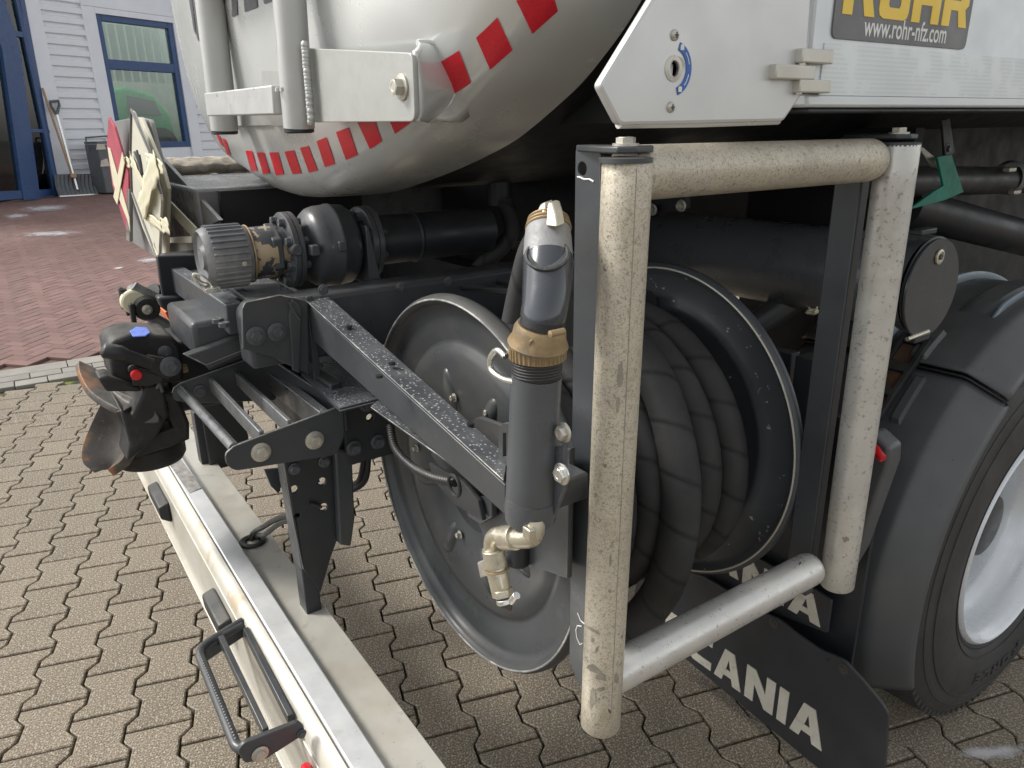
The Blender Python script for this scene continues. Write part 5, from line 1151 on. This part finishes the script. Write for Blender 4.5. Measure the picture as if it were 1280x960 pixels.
part('air_line', MB().tube(smoothpath([W(560, 345, y=1.12), W(600, 330, y=1.14), W(640, 330, y=1.16), W(700, 345, y=1.2)], 8), .008, 12), 'black', ch)
part('cross_pipe', MB().tube([(-1.1, 1.02, 1.13), (-3.0, 1.02, 1.13)], .05, 24), 'black', ch)
part('side_pipe', MB().tube([W(1075, 228, x=-.98), W(1290, 225, x=-.98)], .037, 24), 'plasticb', ch)
part('pipe_clamp', MB().lathe(W(1262, 222, x=-.98), Y_, [(-.02, .042), (0, .048), (.02, .042)], 24), 'cap', ch)
for k, (a, b, w) in enumerate([(1262, 212, .02), (1268, 240, .02)]): part('clamp_lug', MB().box(W(a, b, x=-.93)-Vector((.01, w, .006)), W(a, b, x=-.93)+Vector((.01, w, .006))), 'zinc', ch, .003)
pxplate('valve_lever', 'green', ch, [(1170, 196), (1188, 193), (1203, 240), (1180, 250), (1135, 262), (1165, 240), (1178, 232)], .006, x=-.86, bevel=.001)
pxplate('lever_tip', 'zinc', ch, [(1148, 185), (1153, 184), (1184, 210), (1180, 214), (1163, 208)], .005, x=-.88)
bolt(ch, W(1184, 186, x=-.85), X_, .008, 'bolt', 1.5); pxplate('lever_bracket', 'dark', ch, [(1176, 150), (1186, 148), (1192, 190), (1180, 200)], .006, x=-.87)
part('lower_beam', MB().tube([W(1130, 258, x=-1.0), W(1290, 300, x=-.92)], .05, 16), 'black', ch)
part('red_cap', MB().box(W(1049, 226, y=1.6)-Vector((.02, 0, .01)), W(1049, 226, y=1.6)+Vector((.02, .02, .01))), 'red', ch, .003)

# ---- rear wheel
WC = Vector((-.66, 2.145, .548))
TR = .548
tp = [(-.295, .31), (-.30, .36), (-.315, .42), (-.318, .47), (-.305, .515), (-.285, .540), (-.26, TR), (-.06, TR), (-.035, TR-.003), (-.018, TR-.014), (-.010, TR-.028), (-.002, .500), (.004, .485), (.002, .478), (.010, .455), (.014, .43), (.013, .40), (.008, .37), (.0, .343), (-.006, .335), (-.004, .328), (-.014, .315), (-.03, .305), (-.04, .30)]
wh = part('wheel', MB().lathe(WC, X_, [(a, b) for a, b in tp], 128), 'tyre', truck, smooth=50)
for r_, dx in ((.497, -.0005), (.4655, .0072), (.352, .0042)):
    part('sidewall_ring', MB().tube([WC+Vector((dx, r_*math.cos(t), r_*math.sin(t))) for t in [i*math.pi/60 for i in range(120)]], .0016, 6, closed=True), 'tyre', wh)
lugs = MB()
for k in range(96):
    a = 2*math.pi*k/96; d = Vector((0, math.cos(a), math.sin(a))); t = Vector((0, -math.sin(a), math.cos(a))); c = WC+d*(TR-.022)
    lugs.prism([c+t*.007+X_*-.03, c-t*.007+X_*-.03, c-t*.006-X_*.030+d*.017, c+t*.006-X_*.030+d*.017, c+t*.0068-X_*.0085, c-t*.0068-X_*.0085][:4], X_*.016)
part('shoulder_lug', lugs, 'tyre', wh, kind='stuff')
rimp = [(-.012, .322), (-.004, .318), (.001, .311), (-.002, .305), (-.010, .302), (-.016, .296), (-.03, .290), (-.055, .286), (-.085, .283), (-.10, .272), (-.115, .255), (-.125, .250), (-.180, .246), (-.205, .238), (-.214, .22), (-.212, .15), (-.205, .14), (-.205, 0)]
part('rim', MB().lathe(WC, X_, rimp, 128), 'rim', wh, smooth=45)
for k, chx in enumerate('ECROF'):                              # raised word on the tyre, reading around the wheel
    base = math.radians(-113.5+k*8.6); r0_ = .396; o, h = GL[chx]; hh = .030
    def fn(p):
        a = base+(1-p[0])*.11; r = r0_+hh*p[1]
        return WC+Vector((.0150, r*math.cos(a), r*math.sin(a)))
    plate('raised_letter', 'tyre', wh, [fn(p) for p in o], X_, .0055, [[fn(p) for p in h]] if h else [], .0008)

# ---- mudguard
FC = Vector((0, 2.165, .545))
def fpt(a, r, x): return Vector((x, FC.y+r*math.cos(a), FC.z+r*math.sin(a)))
fprof = [(-1.16, .635), (-1.14, .645), (-.80, .655), (-.735, .656), (-.724, .654), (-.714, .648), (-.706, .642), (-.664, .613), (-.652, .604), (-.646, .597), (-.645, .590), (-.652, .587)]
def fender(name, a0, a1, mt_, parent, grow=0.0, x0=None):
    rows = []
    for i in range(49):
        a = math.radians(a0+(a1-a0)*i/48); rows.append([fpt(a, r+grow, x) for x, r in fprof])
    return part(name, MB().grid(rows), mt_, parent, solid=.006, smooth=55, bevel=0)
mg = fender('mudguard', 201, 127, 'plastic', truck)
fender('upper_guard', 126.6, 20, 'plastic', mg, .022)
part('inner_apron', MB().prism([fpt(math.radians(a), .64, -1.15) for a in range(200, 10, -8)], (-.01, 0, 0)), 'black', mg)
part('panel_joint', MB().tube([fpt(math.radians(127), r+.012, x) for x, r in fprof], .003, 8), 'black', mg)
for (x, w, a0, a1) in [(-.945, .013, 124, 50), (-.762, .006, 111, 50)]:
    rr_ = [[fpt(math.radians(a0+(a1-a0)*i/24), .676+(.018 if 0 < j < 3 else .0)*min(1, i/2), x+w*(j/3-.5)*2) for j in range(4)] for i in range(25)]
    part('raised_stripe', MB().grid(rr_), 'stripe', mg, solid=.002)
def padrow(a0, a1, x0, x1, h, name='raised_pad', rb=.675):
    rows = []
    for i in range(13):
        a = math.radians(a0+(a1-a0)*i/12); e = 1 if 0 < i < 12 else 0
        rows.append([fpt(a, rb+h*e*(1 if 0 < j < 5 else 0), x0+(x1-x0)*j/5) for j in range(6)])
    return part(name, MB().grid(rows), 'plastic', mg, .0, smooth=30)
padrow(111, 50, -.85, -.768, .014); padrow(117, 126, -.868, -.818, .014); padrow(128.5, 141, -.830, -.800, .014, rb=.654); padrow(128.5, 141, -.93, -.905, .014, rb=.654)
# vent frame with three dull amber recesses
va, vb_ = 138, 175
fr0 = []
vn = fpt(math.radians(131), 1, 0)-FC
vf = plate('vent_frame', 'plasticb', mg, [fpt(math.radians(a), .690, x) for a, x in [(121, -.905), (121, -.832), (141.5, -.832), (141.5, -.905)]], vn, .02,
     [[fpt(math.radians(a), .690, x) for a, x in [(a0, -.893), (a0, -.846), (a1, -.846), (a1, -.893)]] for a0, a1 in ((123, 128), (130.5, 134.5), (136.5, 139.5))], .003)
for a0, a1 in ((123, 128), (130.5, 134.5), (136.5, 139.5)):
    p = [fpt(math.radians(a), .678, x) for a, x in [(a0, -.893), (a0, -.846), (a1, -.846), (a1, -.893)]]
    part('amber_recess', MB().prism(p, vn*.003), 'amber', vf)
# grey locker with red handle beside the far post
lo_ = part('grey_locker', MB().prism([W(a, b, y=1.36) for a, b in [(1050, 545), (1090, 540), (1112, 560), (1110, 582), (1072, 690), (1040, 745), (1030, 700)]], (0, .05, 0)), 'plastic', mg, .008, 3)
part('red_handle', MB().tube([W(1088, 556, y=1.345), W(1094, 563, y=1.335), W(1104, 574, y=1.33)], [.009, .010, .008], 14), 'red', lo_)

# ---- mud flaps with the maker's word
FY = 1.38
mf = plate('mud_flap', 'flap', truck, rnd([W(a, b, y=FY) for a, b in [(955, 765), (975, 774), (999, 793), (1025, 811), (1056, 824), (1080, 850), (1104, 879), (1112, 892), (1104, 1010), (1085, 1010), (854, 820), (790, 770), (800, 700), (880, 720)]], .01), Y_, .008, [], .002)
ex_, cx_ = W(1027, 938, y=FY-.005), W(861, 814, y=FY-.005)
sc1 = (ex_.x-cx_.x)/(5.91-1.09); x0_ = ex_.x-5.91*sc1; zb1 = (W(979, 905, y=FY-.005).z+ex_.z)/2
zt1 = W(1008, 880, y=FY-.005).z; h1 = zt1-zb1
word('SCANIA', lambda u, v: Vector((x0_+u*sc1, FY-.005, zb1+h1*v)), Y_, 'letter', mf, .14, .003)
for a, b in [(967, 779), (1054, 836)]: bolt(mf, W(a, b, y=FY-.004), -Y_, .008, 'rust', 1.6, .35)
part('notch', MB().lathe(W(1035, 825, y=FY-.0045), -Y_, [(0, .004), (.0005, 0)], 10), 'black', mf)
saw = MB()
for k in range(14):
    c = W(1108, 893, y=FY)+Z_*(-.012*k); saw.prism([c, c+Vector((.006, 0, -.004)), c+Vector((.001, 0, -.011))], (0, .008, 0))
part('serrated_edge', saw, 'flap', mf)
FY2 = 1.42
m2 = plate('upper_mud_flap', 'flap', truck, rnd([W(a, b, y=FY2) for a, b in [(840, 630), (941, 693), (1015, 733), (1041, 750), (1035, 791), (955, 760), (830, 720)]], .006), Y_, .008, [], .002)
e2 = W(1025, 785, y=FY2-.005); z2 = e2.z+.002; x02 = e2.x-5.91*sc1; h2 = W(1006, 737, y=FY2-.005).z-z2
word('SCANIA', lambda u, v: Vector((x02+u*sc1, FY2-.005, z2+h2*v)), Y_, 'letter', m2, .14, .003)
bolt(m2, W(892, 732, y=FY2-.004), -Y_, .007, 'rust', 1.6, .35)
part('flap_carrier', MB().box((-1.45, 1.45, .40), (-.72, 1.46, 1.02)), 'dark', mg, .003)
part('flap_carrier', MB().box((-1.5, 1.43, .98), (-.82, 1.45, 1.03)), 'dark', mg, .003)

# ---- paint worn to metal along the exposed edges
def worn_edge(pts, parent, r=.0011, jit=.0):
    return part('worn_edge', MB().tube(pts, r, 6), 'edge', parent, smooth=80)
XN = -1.3385
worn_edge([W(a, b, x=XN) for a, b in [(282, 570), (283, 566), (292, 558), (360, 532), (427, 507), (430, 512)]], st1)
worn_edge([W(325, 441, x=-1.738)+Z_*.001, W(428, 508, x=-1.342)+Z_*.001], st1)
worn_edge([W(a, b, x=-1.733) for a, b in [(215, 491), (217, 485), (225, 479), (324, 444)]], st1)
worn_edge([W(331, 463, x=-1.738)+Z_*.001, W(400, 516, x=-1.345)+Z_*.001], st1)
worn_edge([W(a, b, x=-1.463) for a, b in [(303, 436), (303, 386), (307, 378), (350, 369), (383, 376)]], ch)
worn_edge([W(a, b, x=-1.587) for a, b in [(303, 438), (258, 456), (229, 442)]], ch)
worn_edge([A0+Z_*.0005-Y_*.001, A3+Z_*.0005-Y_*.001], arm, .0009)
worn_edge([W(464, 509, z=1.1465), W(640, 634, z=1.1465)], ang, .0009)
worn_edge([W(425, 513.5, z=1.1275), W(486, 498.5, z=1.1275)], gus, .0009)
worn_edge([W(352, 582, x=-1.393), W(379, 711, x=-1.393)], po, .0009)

def pipebvh(o):
    me = o.data; return BVHTree.FromPolygons([v.co.copy() for v in me.vertices], [tuple(p.vertices) for p in me.polygons])
gp = [c for c in gd.children if c.name.startswith('guard_pipe')]
nb_ = pipebvh(gp[0]); fb_ = pipebvh(gp[1])
def scuff(o, bvh, pts, mt='scuff'):
    c = (sum(p[0] for p in pts)/len(pts), sum(p[1] for p in pts)/len(pts)); vs = []
    for p in [c]+pts:
        d = ray(*p).normalized(); h = bvh.ray_cast(ORG, d)
        if h[0] is None: return
        n_ = h[1] if h[1].dot(d) < 0 else -h[1]; vs.append(h[0]+n_*.0007)
    k = len(pts); part('scuff', MB().add(vs, [(0, i+1, (i+1) % k+1) for i in range(k)]), mt, o, smooth=80)
def blob(x, y, w, h, tilt=0, n=14, sd=0):
    random.seed(sd); out = []
    for i in range(n):
        a = 2*math.pi*i/n; r = random.uniform(.6, 1.1); u, v = math.cos(a)*w*r, math.sin(a)*h*r
        out.append((x+u*math.cos(tilt)-v*math.sin(tilt), y+u*math.sin(tilt)+v*math.cos(tilt)))
    return out
for i, q in enumerate([(742, 836, 10, 5, .5), (752, 846, 8, 5, .3), (741, 872, 4, 15, .1), (750, 862, 9, 2.5, -.2), (771, 848, 3, 9, 0), (741, 787, 12, 1.8, .5), (775, 470, 4, 20, .05), (772, 505, 3, 14, .05), (741, 800, 2, 4, 0), (746, 812, 2, 5, .2), (763, 700, 2, 9, 0)]):
    scuff(gp[0], nb_, blob(*q, sd=i))
scuff(gp[1], fb_, blob(1057, 674, 5, 4, 0, sd=40))

seam = [W(796-(y_-190)*.045, y_, x=-.6235) for y_ in range(190, 890, 50)]
part('pipe_seam', MB().tube([p for p in seam], .0004, 5), 'scuff', gp[0]) if 0 else None
sp = []
for y_ in range(190, 900, 20):
    h = nb_.ray_cast(ORG, ray(797-(y_-190)*.047, y_).normalized())
    if h[0]: sp.append(h[0]-ray(797-(y_-190)*.047, y_).normalized()*.0002)
part('pipe_seam', MB().tube(sp, .0005, 5), 'scuff', gp[0])

for q, r_ in [((362, 378, 366, 388, 375, 400), .004), ((402, 432, 412, 440, 420, 447), .0035)]:
    part('weld_bead', MB().tube([W(q[0], q[1], x=-1.458), W(q[2], q[3], x=-1.458), W(q[4], q[5], x=-1.458)], r_, 8), 'grey', ch)

for k, (q, r_) in enumerate([(((478, 372), (540, 352), (600, 350), (652, 356)), .007), (((476, 382), (530, 366), (590, 360), (650, 366)), .006), (((452, 362), (462, 372), (476, 380), (500, 378)), .005)]):
    part('air_line', MB().tube(smoothpath([W(a, b, y=.98-.1*k) for a, b in q], 8), r_, 10), 'plasticb', ch)
for a, b in ((520, 358), (575, 353)): part('cable_tie', MB().tube([W(a, b, y=.93)+Vector((0, .014*math.cos(t), .014*math.sin(t))) for t in [i*math.pi/8 for i in range(16)]], .002, 6, closed=True), 'zinc', ch)
for a, b in ((404, 350), (500, 347), (560, 340)): bolt(ch, W(a, b+12, x=-1.4775), X_, .008, 'bolt', 1.4, .5)

part('hub', MB().lathe(WC, X_, [(-.206, .13), (-.19, .115), (-.12, .105), (-.09, .09), (-.085, .07), (-.085, 0)], 48), 'reel', wh)
for k in range(10):
    a = 2*math.pi*k/10; bolt(wh, WC+Vector((-.213, .168*math.cos(a), .168*math.sin(a))), X_, .017, 'zinc', 1.3, 1.4, name='wheel_nut')
for k in range(1, 4):
    boxbar('rung', yl(268, 131, .48)+Z_*.28*k, yl(354, 125, .48)+Z_*.28*k, .05, .04, 'ladder', lad)
